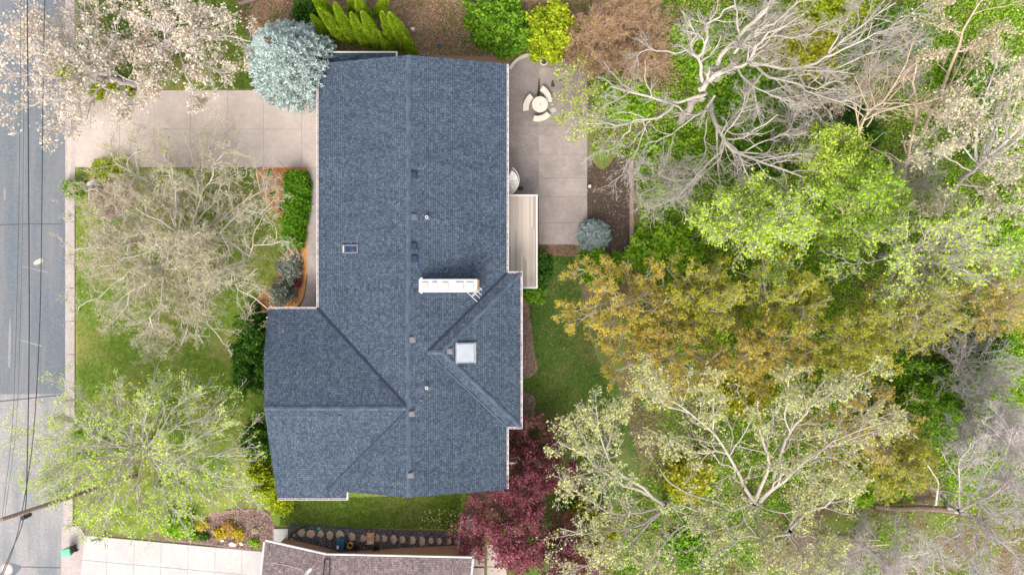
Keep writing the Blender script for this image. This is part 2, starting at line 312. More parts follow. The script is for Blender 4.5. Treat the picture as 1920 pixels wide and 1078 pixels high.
def grow(rng, P, R, n, tr, length, ang, segs, wander, up, rs=0.6, rmin=0.012, taper=0.45):
    """n children on every branch of P, all at once"""
    N, S, _ = P.shape
    L = np.linalg.norm(np.diff(P, axis=1), axis=2).sum(1)
    idx = np.repeat(np.arange(N), n); M = len(idx)
    t = rng.uniform(tr[0], tr[1], M); f = t * (S - 1); i = np.minimum(f.astype(int), S - 2); u = (f - i)[:, None]
    p0 = P[idx, i] * (1 - u) + P[idx, i + 1] * u
    tan = unit(P[idx, i + 1] - P[idx, i])
    r0 = np.maximum((R[idx, i] * (1 - u[:, 0]) + R[idx, i + 1] * u[:, 0]) * rs, rmin)
    v = rng.normal(size=(M, 3)); v -= (v * tan).sum(1, keepdims=True) * tan; v = unit(v)
    a = rng.uniform(ang[0], ang[1], M)[:, None]
    d = tan * np.cos(a) + v * np.sin(a)
    ln = (length if length > 0 else -length * L[idx]) * rng.uniform(0.55, 1.25, M) * (1.1 - 0.5 * t)
    out = np.empty((M, segs + 1, 3)); out[:, 0] = p0
    for s in range(segs):
        d = unit(d + rng.normal(size=(M, 3)) * wander + np.array((0, 0, up)))
        out[:, s + 1] = out[:, s] + d * (ln / segs)[:, None]
    rr = r0[:, None] * np.linspace(1, taper, segs + 1)[None]
    return out, np.maximum(rr, rmin * 0.7)
def leafquads(rng, C, size, aspect=0.55, upb=0.5, var=0.4):
    N = len(C); nrm = unit(rng.normal(size=(N, 3)) + np.array((0, 0, upb)))
    a = unit(np.cross(nrm, rng.normal(size=(N, 3)))); b = np.cross(nrm, a)
    s = (size * rng.uniform(1 - var, 1 + var, N))[:, None]
    V = np.stack([C - a * s, C - b * s * aspect + nrm * s * 0.15, C + a * s, C + b * s * aspect + nrm * s * 0.15], 1).reshape(-1, 3)
    return V, np.arange(N * 4).reshape(N, 4)
def merge(parts):
    V, Q, b = [], [], 0
    for v, q in parts: V.append(v); Q.append(q + b); b += len(v)
    return np.vstack(V), np.vstack(Q)
def limb_arrays(limbs, n=10):
    return np.stack([catmull(l, n) for l, *_ in limbs]), np.stack([np.linspace(r0, r1, n) for _, r0, r1 in limbs])
def finish_tree(rng, name, label, cat, base, limbs, bark, leaf, lv, leaves, group=None, leaf_label=None):
    """limbs: [(points, r0, r1)] in world space; lv: list of grow() settings; leaves: dict"""
    t = thing(name, label, cat, base, group)
    P, R = limb_arrays(limbs); P[:, 1:-1] += rng.normal(size=P[:, 1:-1].shape) * leaves.get('wob', 0.06)
    geo = [tubes(P, R, 7)]; levels = [(P, R)]
    skip = leaves.get('skip', 0)                                        # limbs that carry no twigs (bare trunk)
    P2, R2 = P[skip:], R[skip:]
    for i, g in enumerate(lv):
        P2, R2 = grow(rng, P2, R2, **g); levels.append((P2, R2))
        geo.append(tubes(P2, R2, 5 if i == 0 else 3))
    V, Q = merge(geo); link('trunk', np_mesh('trunk', V, Q), bark, t)
    if leaf:
        C = []
        for li, per, jit in leaves['on']:
            LP = levels[li][0][:, 1:].reshape(-1, 3)
            k = int(per * len(LP)); pick = rng.integers(0, len(LP), k)
            C.append(LP[pick] + rng.normal(size=(k, 3)) * jit)
        C = np.vstack(C)
        if 'clip' in leaves: C = C[leaves['clip'](C)]
        V, Q = leafquads(rng, C, leaves['size'], leaves.get('aspect', 0.55), leaves.get('upb', 0.6))
        link('crown', np_mesh('crown', V, Q), leaf, t)
    return t
def auto_limbs(rng, base, c, rx, ry, z0, ztop, zlow, n, r0, fork, inner=0.35):
    """a trunk up to the fork and n limbs arching out to the rim of the crown"""
    b = np.array(base, float); f = np.array((b[0] + (c[0] - b[0]) * 0.5, b[1] + (c[1] - b[1]) * 0.5, fork))
    top = np.array((c[0], c[1], ztop * 0.93 + zlow * 0.07))
    L = [([b, b * 0.5 + f * 0.5 + rng.normal(size=3) * 0.05, f], r0 * 1.15, r0 * 0.85), ([f, f * 0.5 + top * 0.5 + rng.normal(size=3) * 0.3, top], r0 * 0.75, r0 * 0.15)]
    for i in range(n):
        a = 2 * math.pi * (i + rng.uniform(-0.35, 0.35)) / n; q = rng.uniform(inner, 1.0) if i % 3 else rng.uniform(0.85, 1.05)
        e = np.array((c[0] + rx * q * math.cos(a), c[1] + ry * q * math.sin(a), ztop - (ztop - zlow) * q ** 1.6 * rng.uniform(0.75, 1.0)))
        u = rng.uniform(0.0, 0.45); s = f * (1 - u) + (f * 0.5 + top * 0.5) * u
        m1 = s * 0.62 + e * 0.38 + np.array((0, 0, 0.10 * (e[2] - s[2]) + 0.2)) + rng.normal(size=3) * 0.25
        m2 = s * 0.28 + e * 0.72 + np.array((0, 0, 0.06 * (e[2] - s[2]) + 0.15)) + rng.normal(size=3) * 0.3
        L.append(([s, m1, m2, e], r0 * 0.42 * (1 - 0.4 * u), 0.03))
    return L
def G1(n, ang=(0.4, 1.0), tr=(0.2, 1.0), length=-0.42, segs=5, wander=0.2, up=0.06, **k): return dict(n=n, ang=ang, tr=tr, length=length, segs=segs, wander=wander, up=up, **k)
def auto_tree(seed, name, label, cat, cpx, rpx, ztop, zlow, nl, r0, fork, bark, leaf, lv, leaves, group=None, zc=None, foot=None):
    """crown centred at pixel cpx with pixel radii rpx; the trunk stands straight below it unless foot (pixel) is given"""
    rng = np.random.default_rng(seed); zc = (ztop * 0.5 + zlow * 0.5) if zc is None else zc
    c = W(*cpx, zc); rx = rpx[0] * (H - zc) / F; ry = rpx[1] * (H - zc) / F
    b = np.array((c[0], c[1], terrain(c[0]) - 0.05)) if foot is None else G(*foot)
    L = auto_limbs(rng, b, c, rx, ry, b[2], ztop, zlow, nl, r0, b[2] + fork)
    leaves = dict(leaves); leaves.setdefault('skip', 1)
    return finish_tree(rng, name, label, cat, b, L, bark, leaf, lv, leaves, group)
def traced_tree(seed, name, label, cat, foot, limbs, bark, leaf, lv, leaves, group=None):
    """limbs traced as (px,py,z) lists with two radii each"""
    rng = np.random.default_rng(seed); b = G(*foot)
    L = [([np.array(q, float) if isinstance(q, np.ndarray) else (b if q == 'foot' else W(*q)) for q in pts], r0 * 0.82, r1 * 0.9) for pts, r0, r1 in limbs]
    return finish_tree(rng, name, label, cat, b, L, bark, leaf, lv, leaves, group)
def blob_points(rng, N, c, rx, ry, z0, h, nl=14, lump=0.42, shell=0.75):
    """points in the outer shells of many lumps that fill a dome"""
    K = []
    while len(K) < nl:
        p = rng.uniform(-1, 1, 3); p[2] = rng.uniform(0, 1)
        if p[0] ** 2 + p[1] ** 2 + p[2] ** 2 < 1: K.append(p * (1 - lump * 0.5))
    K = np.array(K); k = rng.integers(0, nl, N); d = unit(rng.normal(size=(N, 3)))
    lr = rng.uniform(0.55, 1.0, nl) * lump
    r = rng.uniform(shell, 1.05, N) * lr[k]
    q = K[k] + d * r[:, None]
    P = np.empty((N, 3)); P[:, 0] = c[0] + q[:, 0] * rx; P[:, 1] = c[1] + q[:, 1] * ry; P[:, 2] = z0 + np.maximum(q[:, 2], 0.03) * h
    return P
def shrub(seed, name, label, cat, cpx, rpx, h, leaf, N, size, bark='bark_brown', stems=14, group=None, nl=16, lump=0.42, upb=0.5, aspect=0.55, parent_label=None, dzc=None):
    rng = np.random.default_rng(seed)
    g = G(*cpx); z = g[2] + h * 0.5; c = W(*cpx, z); rx, ry = rpx[0] * (H - z) / F, rpx[1] * (H - z) / F
    base = (c[0], c[1], terrain(c[0])); t = thing(name, label, cat, base, group)
    L = []
    for i in range(stems):
        a = rng.uniform(0, 6.28); q = rng.uniform(0.3, 0.95)
        q = q if i % 3 else q * 1.15
        e = np.array((c[0] + rx * q * math.cos(a), c[1] + ry * q * math.sin(a), base[2] + h * (1.1 - 0.55 * q * q)))
        b = np.array(base) + np.array((math.cos(a) * 0.08, math.sin(a) * 0.08, -0.02))
        L.append(([b, b * 0.5 + e * 0.5 + np.array((0, 0, 0.15 * h)), e], 0.03, 0.012))
    P, R = limb_arrays(L, 7); geo = [tubes(P, R, 4)]
    P2, R2 = grow(rng, P, R, 5, (0.3, 1), -0.4, (0.4, 1.0), 3, 0.2, 0.1); geo.append(tubes(P2, R2, 3))
    V, Q = merge(geo); link('stems', np_mesh('stems', V, Q), bark, t)
    C = blob_points(rng, N, c, rx, ry, base[2], h, nl, lump) + rng.normal(size=(N, 3)) * size * 0.9
    ex = P2[:, 1:].reshape(-1, 3); ex = ex[rng.integers(0, len(ex), N // 6)] + rng.normal(size=(N // 6, 3)) * size * 1.2; C = np.vstack([C, ex])
    V, Q = leafquads(rng, C, size, aspect, upb); link('crown', np_mesh('crown', V, Q), leaf, t)
    return t

# ------------------------------------------------------------------ the ground and what is laid on it
def pxpoly(pts): return [tuple(G(*p)[:2]) for p in pts]
def drape(name, pts, m, dz, kind='structure', world=False):
    bm = bmesh.new()
    vs = [bm.verts.new((x, y, 0)) for x, y in (pts if world else pxpoly(pts))]
    f = bm.faces.new(vs); bmesh.ops.triangulate(bm, faces=[f])
    for x in (TX0, TX1):
        bmesh.ops.bisect_plane(bm, geom=bm.verts[:] + bm.edges[:] + bm.faces[:], plane_co=(x, 0, 0), plane_no=(1, 0, 0))
    for v in bm.verts: v.co.z = terrain(v.co.x) + dz
    bmesh.ops.recalc_face_normals(bm, faces=bm.faces)
    me = bpy.data.meshes.new(name); bm.to_mesh(me); bm.free()
    for p in me.polygons:
        if p.normal.z < 0: me.flip_normals(); break
    o = link(name, me, m); tag(o, kind=kind); return o
def sm(pts, n=5):
    """smooth closed outline through pixel points"""
    p = np.array(pts, float); k = len(p); out = []
    for i in range(k):
        a, b, c, d = p[(i - 1) % k], p[i], p[(i + 1) % k], p[(i + 2) % k]
        for t in np.linspace(0, 1, n, endpoint=False):
            out.append(tuple(0.5 * (2 * b + (c - a) * t + (2 * a - 5 * b + 4 * c - d) * t * t + (3 * b - a - 3 * c + d) * t ** 3)))
    return out
def slabs(name, xs, ys, m, th, gap=0.03, top=0.05, kind='structure', mats=None):
    """a slab poured in panels: pixel cut lines xs, ys; a real gap between panels"""
    mb = MB()
    for i in range(len(xs) - 1):
        for j in range(len(ys) - 1):
            a, b = G(xs[i], ys[j + 1]), G(xs[i + 1], ys[j])
            z = terrain((a[0] + b[0]) / 2)
            mb.box(a[0] + gap / 2, b[0] - gap / 2, a[1] + gap / 2, b[1] - gap / 2, z - th, z + top)
            mb.box(a[0] - 0.002, b[0] + 0.002, a[1] - 0.002, b[1] + 0.002, z - th - 0.05 - 0.001 * (i + j), z + top - 0.022)
    o = mb.build(name, m); tag(o, kind=kind); return o
drape('ground', [(-900, -900), (900, -900), (900, 900), (-900, 900)], 'dirt', 0.0, world=True)
drape('woodland_floor', sm([(1092, 20), (1140, -300), (2600, -300), (2600, 1500), (1120, 1500), (1080, 1080), (1120, 800), (1150, 640), (1120, 500), (1104, 300)], 4), 'forest_floor', 0.02)
drape('leaf_litter', sm([(430, -120), (1200, -120), (1180, 60), (1130, 120), (1112, 104), (960, 122), (900, 132), (760, 130), (600, 132), (475, 80), (440, -20)], 4), 'leaf_litter', 0.03)
drape('front_lawn', [(142, 312), (480, 312), (500, 345), (530, 395), (535, 470), (515, 560), (500, 590), (500, 760), (470, 800), (480, 900), (440, 950), (330, 985), (255, 1005), (142, 985)], 'lawn', 0.03)
drape('side_lawn', [(120, -60), (470, -60), (480, 160), (470, 169), (120, 169)], 'lawn', 0.025)
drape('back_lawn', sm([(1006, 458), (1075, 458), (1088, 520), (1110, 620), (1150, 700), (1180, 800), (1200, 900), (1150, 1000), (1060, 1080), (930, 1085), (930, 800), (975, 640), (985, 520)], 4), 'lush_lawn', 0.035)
drape('strip_lawn', sm([(520, 940), (560, 920), (700, 905), (860, 905), (868, 960), (862, 994), (800, 997), (700, 993), (600, 985), (530, 985), (505, 975)], 4), 'lawn', 0.035)
drape('planting_bed', sm([(483, 318), (535, 314), (582, 313), (582, 400), (575, 520), (560, 572), (505, 590), (470, 590), (480, 560), (520, 520), (540, 450), (525, 405), (500, 380), (486, 350)], 4), 'orange_mulch', 0.05)
drape('mulch_bed', sm([(345, 985), (400, 960), (450, 955), (490, 955), (512, 975), (513, 1010), (497, 1038), (400, 1022), (310, 1010)], 4), 'brown_mulch', 0.05)
drape('mulch_bed', sm([(975, 572), (992, 572), (993, 640), (1006, 675), (1004, 700), (980, 710), (968, 700)], 4), 'brown_mulch', 0.055)
drape('mulch_bed', sm([(965, 738), (995, 738), (1004, 755), (997, 790), (975, 812), (960, 800)], 4), 'brown_mulch', 0.055)
drape('mulch_bed', sm([(165, 335), (215, 325), (255, 345), (240, 400), (185, 405), (165, 370)], 4), 'brown_mulch', 0.05)
drape('gravel_bed', sm([(543, 985), (560, 980), (700, 990), (862, 1000), (862, 1050), (700, 1050), (530, 1030)], 4), 'dark_gravel', 0.055)
drape('bare_soil', sm([(1100, 300), (1130, 320), (1180, 280), (1180, 460), (1130, 470), (1098, 440)], 4), 'soil_dark', 0.05)
# road, gutter and kerb
drape('road', [(-1200, -900), (123, -900), (123, 738), (-1200, 748)], 'asphalt', 0.03)
drape('road', [(-1200, 748), (123, 738), (112, 1900), (-1200, 1900)], 'old_asphalt', 0.03)
def strip_kerb():
    mb = MB(); ys = [-700, -420, -180, -40, 60, 175]
    ys = list(range(-700, 1800, 62))
    for a, b in zip(ys[:-1], ys[1:]):
        s = 0 if a < 740 else (a - 740) * 0.02
        p, q = G(123 - s, b), G(133 - s, a); mb.box(p[0], q[0], p[1] + 0.006, q[1] - 0.006, -0.1, 0.05)          # gutter pan
        hk = 0.06 if (150 < b and a < 320) or a > 960 else 0.13
        p, q = G(133 - s, b), G(142 - s, a); mb.box(p[0] + 0.004, q[0], p[1] + 0.006, q[1] - 0.006, -0.1, hk, 0.015)
    tag(mb.build('kerb', 'kerb_concrete'), kind='structure')
strip_kerb()
slabs('driveway', [143, 225, 290, 358, 427, 495, 566, 596], [170, 243, 314], 'concrete', 0.1, 0.018, 0.07)
drape('driveway_apron', [(126, 190), (143, 170), (143, 314), (128, 330)], 'concrete', 0.055)
slabs('walkway', [576, 597], [314, 355, 397, 437, 477, 518, 560, 582], 'path_concrete', 0.1, 0.025, 0.07)
drape('walkway_corner', sm([(577, 520), (580, 520), (580, 582), (562, 582), (572, 556)], 3), 'path_concrete', 0.065)
def skew_slabs(name, o, u, v, nu, nv, m, top, gap=0.03):
    """panels on a skewed pixel grid"""
    mb = MB(); o, u, v = (np.array(k, float) for k in (o, u, v))
    for i in range(nu):
        for j in range(nv):
            q = [o + u * i + v * j, o + u * i + v * (j + 1), o + u * (i + 1) + v * (j + 1), o + u * (i + 1) + v * j]
            w = [np.array(G(*k)[:2]) for k in q]; c = sum(w) / 4
            w = [c + (k - c) * (1 - gap / np.linalg.norm(k - c)) for k in w]; z = terrain(c[0])
            mb.prism([(*k, z - 0.1) for k in w], [(*k, z + top) for k in w])
            w2 = [c + (k - c) * (1 + (gap + 0.004) / np.linalg.norm(k - c)) for k in w]; mb.prism([(*k, z - 0.15) for k in w2], [(*k, z + top - 0.020 - 0.0008 * (i + 3 * j)) for k in w2])
    tag(mb.build(name, m), kind='structure')
skew_slabs('neighbour_driveway', (152, 1002), (50.5, 4.6), (-1, 46), 8, 4, 'white_concrete', 0.08, 0.02)
drape('neighbour_apron', [(117, 985), (150, 985), (160, 1000), (150, 1100), (115, 1100)], 'kerb_concrete', 0.085)
slabs('neighbour_path', [868, 908, 950], [1020, 1062, 1105], 'concrete', 0.1, 0.025, 0.07)
slabs('neighbour_step', [514, 541], [990, 1019], 'white_concrete', 0.1, 0.02, 0.12)
# patio: darker panels beside the house, paler ones further out, the first row cut round at the corner
slabs('patio', [1010, 1057, 1101], [128, 180, 236, 290, 334, 370, 418, 459], 'patio_concrete', 0.12, 0.018, 0.06)
slabs('patio', [940, 970, 1010], [180, 236, 290, 334, 370], 'patio_dark', 0.12, 0.018, 0.06)
slabs('patio', [1010, 1057, 1101], [104, 128], 'patio_dark', 0.12, 0.018, 0.06)
drape('patio_corner', [(948, 180), (949, 150), (953, 134), (962, 120), (975, 110), (990, 105), (1010, 104), (1010, 180)], 'patio_dark', 0.055)
# marks on the road
def blot(name, pts, m, dz): return drape(name, pts, m, dz)
blot('road_stain', sm([(64, 491), (78, 484), (80, 492), (66, 497)], 3), 'concrete', 0.036)
blot('road_stain', [(42, 500), (44, 499), (92, 510), (90, 512)], 'old_asphalt', 0.036)
blot('road_stain', [(34, 637), (36, 636), (80, 648), (78, 650)], 'old_asphalt', 0.036)
blot('road_stain', sm([(18, 605), (21, 605), (20, 680), (16, 682)], 3), 'old_asphalt', 0.037)
blot('road_stain', sm([(8, 355), (11, 355), (11, 375), (8, 375)], 3), 'old_asphalt', 0.036)
blot('road_crack', [(0, 421), (60, 419), (118, 420), (118, 421.5), (60, 421), (0, 423)], 'tar', 0.038)
blot('road_crack', [(0, 751), (60, 745), (118, 739), (118, 741), (60, 747), (0, 753)], 'tar', 0.038)
blot('road_crack', [(40, 1061), (118, 1063), (118, 1064.5), (40, 1062.5)], 'tar', 0.038)
blot('road_patch', sm([(15, 1056), (35, 1058), (40, 1064), (25, 1080), (0, 1085), (0, 1070)], 3), 'asphalt', 0.037)
def island_mat(name, cols, rough=0.9):
    m, n, b = base_mat(name); g = n.nodes.new('ShaderNodeNewGeometry')
    c = ramp(n, g.outputs['Random Per Island'], [(i / (len(cols) - 1), cc) for i, cc in enumerate(cols)])
    s = ramp(n, noise(n, 30, 3, 0.6), [(0.3, (0.8, 0.8, 0.8)), (0.7, (1.2, 1.2, 1.2))])
    n.links.new(mixc(n, 1.0, c, s, 'MULTIPLY'), b.inputs['Base Color']); b.inputs['Roughness'].default_value = rough
    b.inputs['Specular IOR Level'].default_value = 0.2; MATS[name] = m
island_mat('ridge_shingle', [(0.045, 0.062, 0.086), (0.060, 0.080, 0.108), (0.074, 0.097, 0.128)])
island_mat('deck_boards', [(0.33, 0.275, 0.23), (0.44, 0.375, 0.32), (0.52, 0.45, 0.39), (0.38, 0.32, 0.27)])
island_mat('stair_tread', [(0.70, 0.66, 0.60), (0.76, 0.73, 0.67), (0.66, 0.63, 0.58)], 0.6)

# ------------------------------------------------------------------ the house
S = 1.9 / 6.3; ZE, ZR = 2.9, 4.8; XR = -6.66; XW, XE = -12.96, -0.36; YN, YS = 14.97, -13.52
house = thing('house', 'long ranch house under a slate blue shingle roof with white gutters', 'house', (XR, 0, 0))
def A(*p): return np.array(p, float)
ux, uy = A(1, 0, 0), A(0, 1, 0); k = math.sqrt(1 + S * S)
def roof_part(name, pts, along, up, th=0.16, m='shingle_slate', parent=house):
    mb = MB(); mb.slab(pts, th, along, up * k); return mb.build(name, m, parent)
def zw(x): return ZE + (x - XW) * S
def ze(x): return ZE + (XE - x) * S
# main roof, two slopes (the notch on each side is where a wing's roof runs in)
VN, VE, VS = (XW, -1.46), (XR, -7.78), (-12.36, YS)
west = [A(XR, YS, ZR), A(XR, YN, ZR), A(XW, YN, ZE), A(XW, VN[1], ZE), A(VE[0], VE[1], ZR), A(VS[0], VS[1], zw(VS[0]))]
roof = roof_part('roof', west, uy, ux)
AX = -5.485
east = [A(XR, YN, ZR), A(XR, YS, ZR), A(XE, YS, ZE), A(XE, -9.32, ZE), A(AX, -4.195, ze(AX)), A(XE, 0.93, ZE), A(XE, YN, ZE)]
roof_part('roof', east, uy, -ux)
# west wing
wn = [A(-16.32, -1.46, ZE), A(*VN, ZE), A(*VE, ZR), A(-15.98, -7.78, ZR), A(-16.32, -4.6, ZE + 3.14 * S)]
roof_part('roof', wn, ux, -uy)
wsl = [A(-15.98, -7.78, ZR), A(*VE, ZR), A(VS[0], VS[1], zw(VS[0])), A(VS[0] + 0.05, -13.56, ZE + 0.54 * S), A(-11.07, -13.56, ZE + 0.54 * S), A(-11.07, -14.1, ZE), A(-15.70, -14.1, ZE), A(-15.86, -10.9, ZE + 3.2 * S)]
roof_part('roof', wsl, ux, uy)
# east wing, hipped
HX, HZ = -4.555, ze(AX); YE0, YE1, XEE = 0.93, -9.32, 0.57
roof_part('roof', [A(XE, YE0, ZE), A(AX, -4.195, HZ), A(HX, -4.195, HZ), A(XEE, YE0, ZE)], ux, -uy)
roof_part('roof', [A(XEE, YE0, ZE), A(HX, -4.195, HZ), A(XEE, YE1, ZE)], uy, -ux)
roof_part('roof', [A(XEE, YE1, ZE), A(HX, -4.195, HZ), A(AX, -4.195, HZ), A(XE, YE1, ZE)], ux, uy)
# low roof that shows past the north gable
mb = MB(); mb.slab([A(-13.3, 15.85, 2.35), A(-13.3, 13.5, 2.62), A(-7.85, 13.5, 2.62), A(-7.85, 15.85, 2.35)], 0.14, ux, -uy * k)
mb.build('porch_roof', 'shingle_slate', house)
def caps(p, q, w=0.16, step=0.30, nrm=None, drop=S):
    p, q = A(*p), A(*q); d = q - p; L = np.linalg.norm(d); d /= L; side = np.cross(d, A(0, 0, 1)); side /= np.linalg.norm(side)
    n = int(L / step); mb = MB(); step = L / n
    for i in range(n):
        a, b = p + d * step * i, p + d * (step * (i + 1) - 0.004); up = A(0, 0, 0.055)
        dn = A(0, 0, -drop * w + 0.045)
        a0, b0 = a + up, b + up + A(0, 0, 0.012)
        for s in (-1, 1):
            e = [a0, b0, b0 + side * s * w + dn - up, a0 + side * s * w + dn - up]
            if s > 0: e = e[::-1]
            mb.prism([v - A(0, 0, 0.03) for v in e], e)
    return mb.build('ridge_cap', 'ridge_shingle', house)
caps((XR, YN, ZR), (XR, YS, ZR), 0.155)
caps((-15.98, -7.78, ZR), (XR - 0.15, -7.78, ZR), 0.14)
caps((HX, -4.195, HZ), (XEE, YE0, ZE), 0.14, drop=S * 0.71)
caps((HX, -4.195, HZ), (XEE, YE1, ZE), 0.14, drop=S * 0.71)
caps((AX, -4.195, HZ), (HX, -4.195, HZ), 0.17)
def valley(p, q, m='valley_shade', w=0.055):
    p, q = A(*p), A(*q); d = q - p; s = np.cross(d, A(0, 0, 1)); s /= np.linalg.norm(s); u = A(0, 0, 0.06)
    mb = MB(); e = [p - s * w + u, p + s * w + u, q + s * w * 0.7 + u, q - s * w * 0.7 + u]
    mb.prism([v - A(0, 0, 0.06) for v in e], e); mb.build('valley', m, house)
valley((VN[0], VN[1], ZE), (VE[0] - 0.1, VE[1] + 0.1, ZR - 0.03), w=0.10)
valley((VS[0], VS[1] + 0.05, zw(VS[0])), (VE[0] - 0.1, VE[1] - 0.1, ZR - 0.03), 'valley_shade', w=0.045)
valley((XE, YE0, ZE), (AX + 0.06, -4.12, HZ), w=0.075)
valley((XE, YE1, ZE), (AX + 0.06, -4.27, HZ), 'vent_slate', w=0.03)
# walls and gables
def wall(pts): pass
mb = MB()
def gable_prism(x0, x1, y0, y1, zb, ov=0.0):
    xm = XR; z0 = zw(x0) - 0.22; z1 = ze(x1) - 0.22; zt = ZR - 0.22
    pr = [(x0, zb), (x1, zb), (x1, z1), (xm, zt), (x0, z0)]
    mb.prism([(x, y0, z) for x, z in pr], [(x, y1, z) for x, z in pr])
gable_prism(-12.35, -0.97, YS + 0.35, YN - 0.35, -2.6)
mb.build('wall', 'house_siding', house)
mb = MB(); yc = -7.78
pr = [(-14.1 + 0.55, -0.4), (-1.46 - 0.55, -0.4), (-1.46 - 0.55, ZE - 0.05), (yc, ZR - 0.22), (-14.1 + 0.55, ZE - 0.05)]
mb.prism([(-15.45, y, z) for y, z in pr], [(-9, y, z) for y, z in pr]); mb.build('wall', 'house_siding', house)
mb = MB(); mb.box(-5, -0.03, -8.75, 0.35, -2.6, ZE - 0.1); mb.build('wall', 'house_siding', house)
# gutters: an open trough with hangers
def gutter(p, q, out, wdt=0.105, debris=True):
    p, q, out = A(*p), A(*q), A(*out); d = (q - p) / np.linalg.norm(q - p); L = np.linalg.norm(q - p); mb = MB()
    def bar(o0, o1, z0, z1, a=0.0, b=None):
        b = L if b is None else b
        e = [p + d * a + out * o0, p + d * b + out * o0, p + d * b + out * o1, p + d * a + out * o1]
        mb.prism([(*v[:2], p[2] + z0) for v in e], [(*v[:2], p[2] + z1) for v in e])
    bar(0.004, 0.022, -0.17, 0.0); bar(0.022, wdt, -0.165, -0.145); bar(wdt, wdt + 0.035, -0.15, -0.01)
    for a in np.arange(0.5, L - 0.2, 1.45): bar(0.0, wdt + 0.03, -0.004, 0.016, a, a + 0.04)
    g = mb.build('gutter', 'white_paint', house)
    if debris:
        mb = MB(); e = [p + d * .02 + out * 0.03, q - d * .02 + out * 0.03, q - d * .02 + out * wdt, p + d * .02 + out * wdt]
        mb.prism([(*v[:2], p[2] - 0.14) for v in e], [(*v[:2], p[2] - 0.07) for v in e]); mb.build('leaf_debris', 'gutter_debris', g)
gz = ZE - 0.02
gutter((XE, YE0 + 0.14, gz), (XE, YN, gz), ux); gutter((XE, YS, gz), (XE, YE1 - 0.14, gz), ux)
gutter((XW, VN[1] + 0.14, gz), (XW, YN, gz), -ux)
gutter((-16.3, -1.46, gz), (XW - 0.14, -1.46, gz), uy); gutter((-15.70, -14.1, gz), (-11.07, -14.1, gz), -uy)
gutter((XE + 0.0, YE0, gz), (XEE + 0.14, YE0, gz), uy); gutter((XE + 0.0, YE1, gz), (XEE + 0.14, YE1, gz), -uy)
gutter((XEE, YE1, gz), (XEE, YE0, gz), ux)
mb = MB(); mb.box(-11.07, -10.97, -14.2, -13.6, 2.72, 2.93); mb.build('fascia', 'white_paint', house)
mb = MB(); mb.box(-13.3, -7.75, 15.855, 15.96, 2.18, 2.36); mb.box(-7.84, -7.75, 15.0, 15.85, 2.2, 2.5); mb.build('fascia', 'white_paint', house)
mb = MB(); p = W(492, 595, 2.6); mb.tube([(-16.1, p[1], 2.75), (-16.5, p[1], 2.7), (-16.55, p[1], 2.3)], 0.05, 6); mb.build('downspout', 'white_paint', house)
mb = MB(); p = W(950, 867, 2.3); mb.tube([(-0.3, p[1], 2.5), (0.28, p[1], 2.35), (0.32, p[1], 2.1)], 0.05, 6); mb.build('downspout', 'white_paint', house)
def on_roof(px, py):
    """the roof point seen at a pixel (highest of the slopes there)"""
    z = 4.0
    for _ in range(30):
        p = W(px, py, z); x, y = p[:2]
        zz = min(zw(x), ze(x))
        if x > -7 and YE1 < y < YE0: zz = max(zz, min(ZE + (XEE - x) * S, HZ - abs(y + 4.195) * S))
        if x < -6 : zz = max(zz, ZR - abs(y + 7.78) * S) if y < -1 else zz
        z = zz
    return W(px, py, z)
def vent(px, py, m, s=0.21, h=0.2, slope=-1):
    p = on_roof(px, py); mb = MB(); x, y, z = p; t = S * slope
    bot = [(x - s, y - s, z - t * s - 0.05), (x + s, y - s, z + t * s - 0.05), (x + s, y + s, z + t * s - 0.05), (x - s, y + s, z - t * s - 0.05)]
    mb.prism([(a * 1 + (a - x) * 0.25, b + (b - y) * 0.25, c) for a, b, c in bot], [(a + (a - x) * 0.25, b + (b - y) * 0.25, c + 0.075 + ((a - x) * 0.25) * t) for a, b, c in bot])
    v = mb.build('roof_vent', m, house)
    mb = MB(); i = s * 0.92
    mb.prism([(x - i, y - i, z - t * i), (x + i, y - i, z + t * i), (x + i, y + i, z + t * i), (x - i, y + i, z - t * i)],
             [(x - i, y - i, z - t * i + h), (x + i, y - i, z + t * i + h * 0.85), (x + i, y + i, z + t * i + h * 0.85), (x - i, y + i, z - t * i + h)])
    mb.build('hood', m, v, bevel=0.02)
for px, py in ((777, 328), (776, 461), (778, 485)): vent(px, py, 'vent_dark', 0.19)
vent(777, 407, 'vent_slate', 0.18)
for px, py in ((773, 636), (772, 775), (770, 890), (844, 658)): vent(px, py, 'vent_grey', 0.17)
for px, py in ((791, 750), (638, 781)): vent(px, py, 'vent_slate', 0.09, 0.14, -1 if px > 700 else 0)
for px, py in ((801, 408), (801, 726)):
    p = on_roof(px, py); mb = MB(); mb.ring(p, 0.10, 0.055, p[2] - 0.1, p[2] + 0.42, 14); v = mb.build('vent_pipe', 'white_paint', house)
    mb = MB(); mb.cyl(p, 0.25, p[2] - 0.08, p[2] + 0.06, 12, 0.13); mb.build('flashing', 'vent_slate', v)
    mb = MB(); mb.cyl(p, 0.055, p[2], p[2] + 0.3, 10); mb.build('bore', 'black_metal', v)
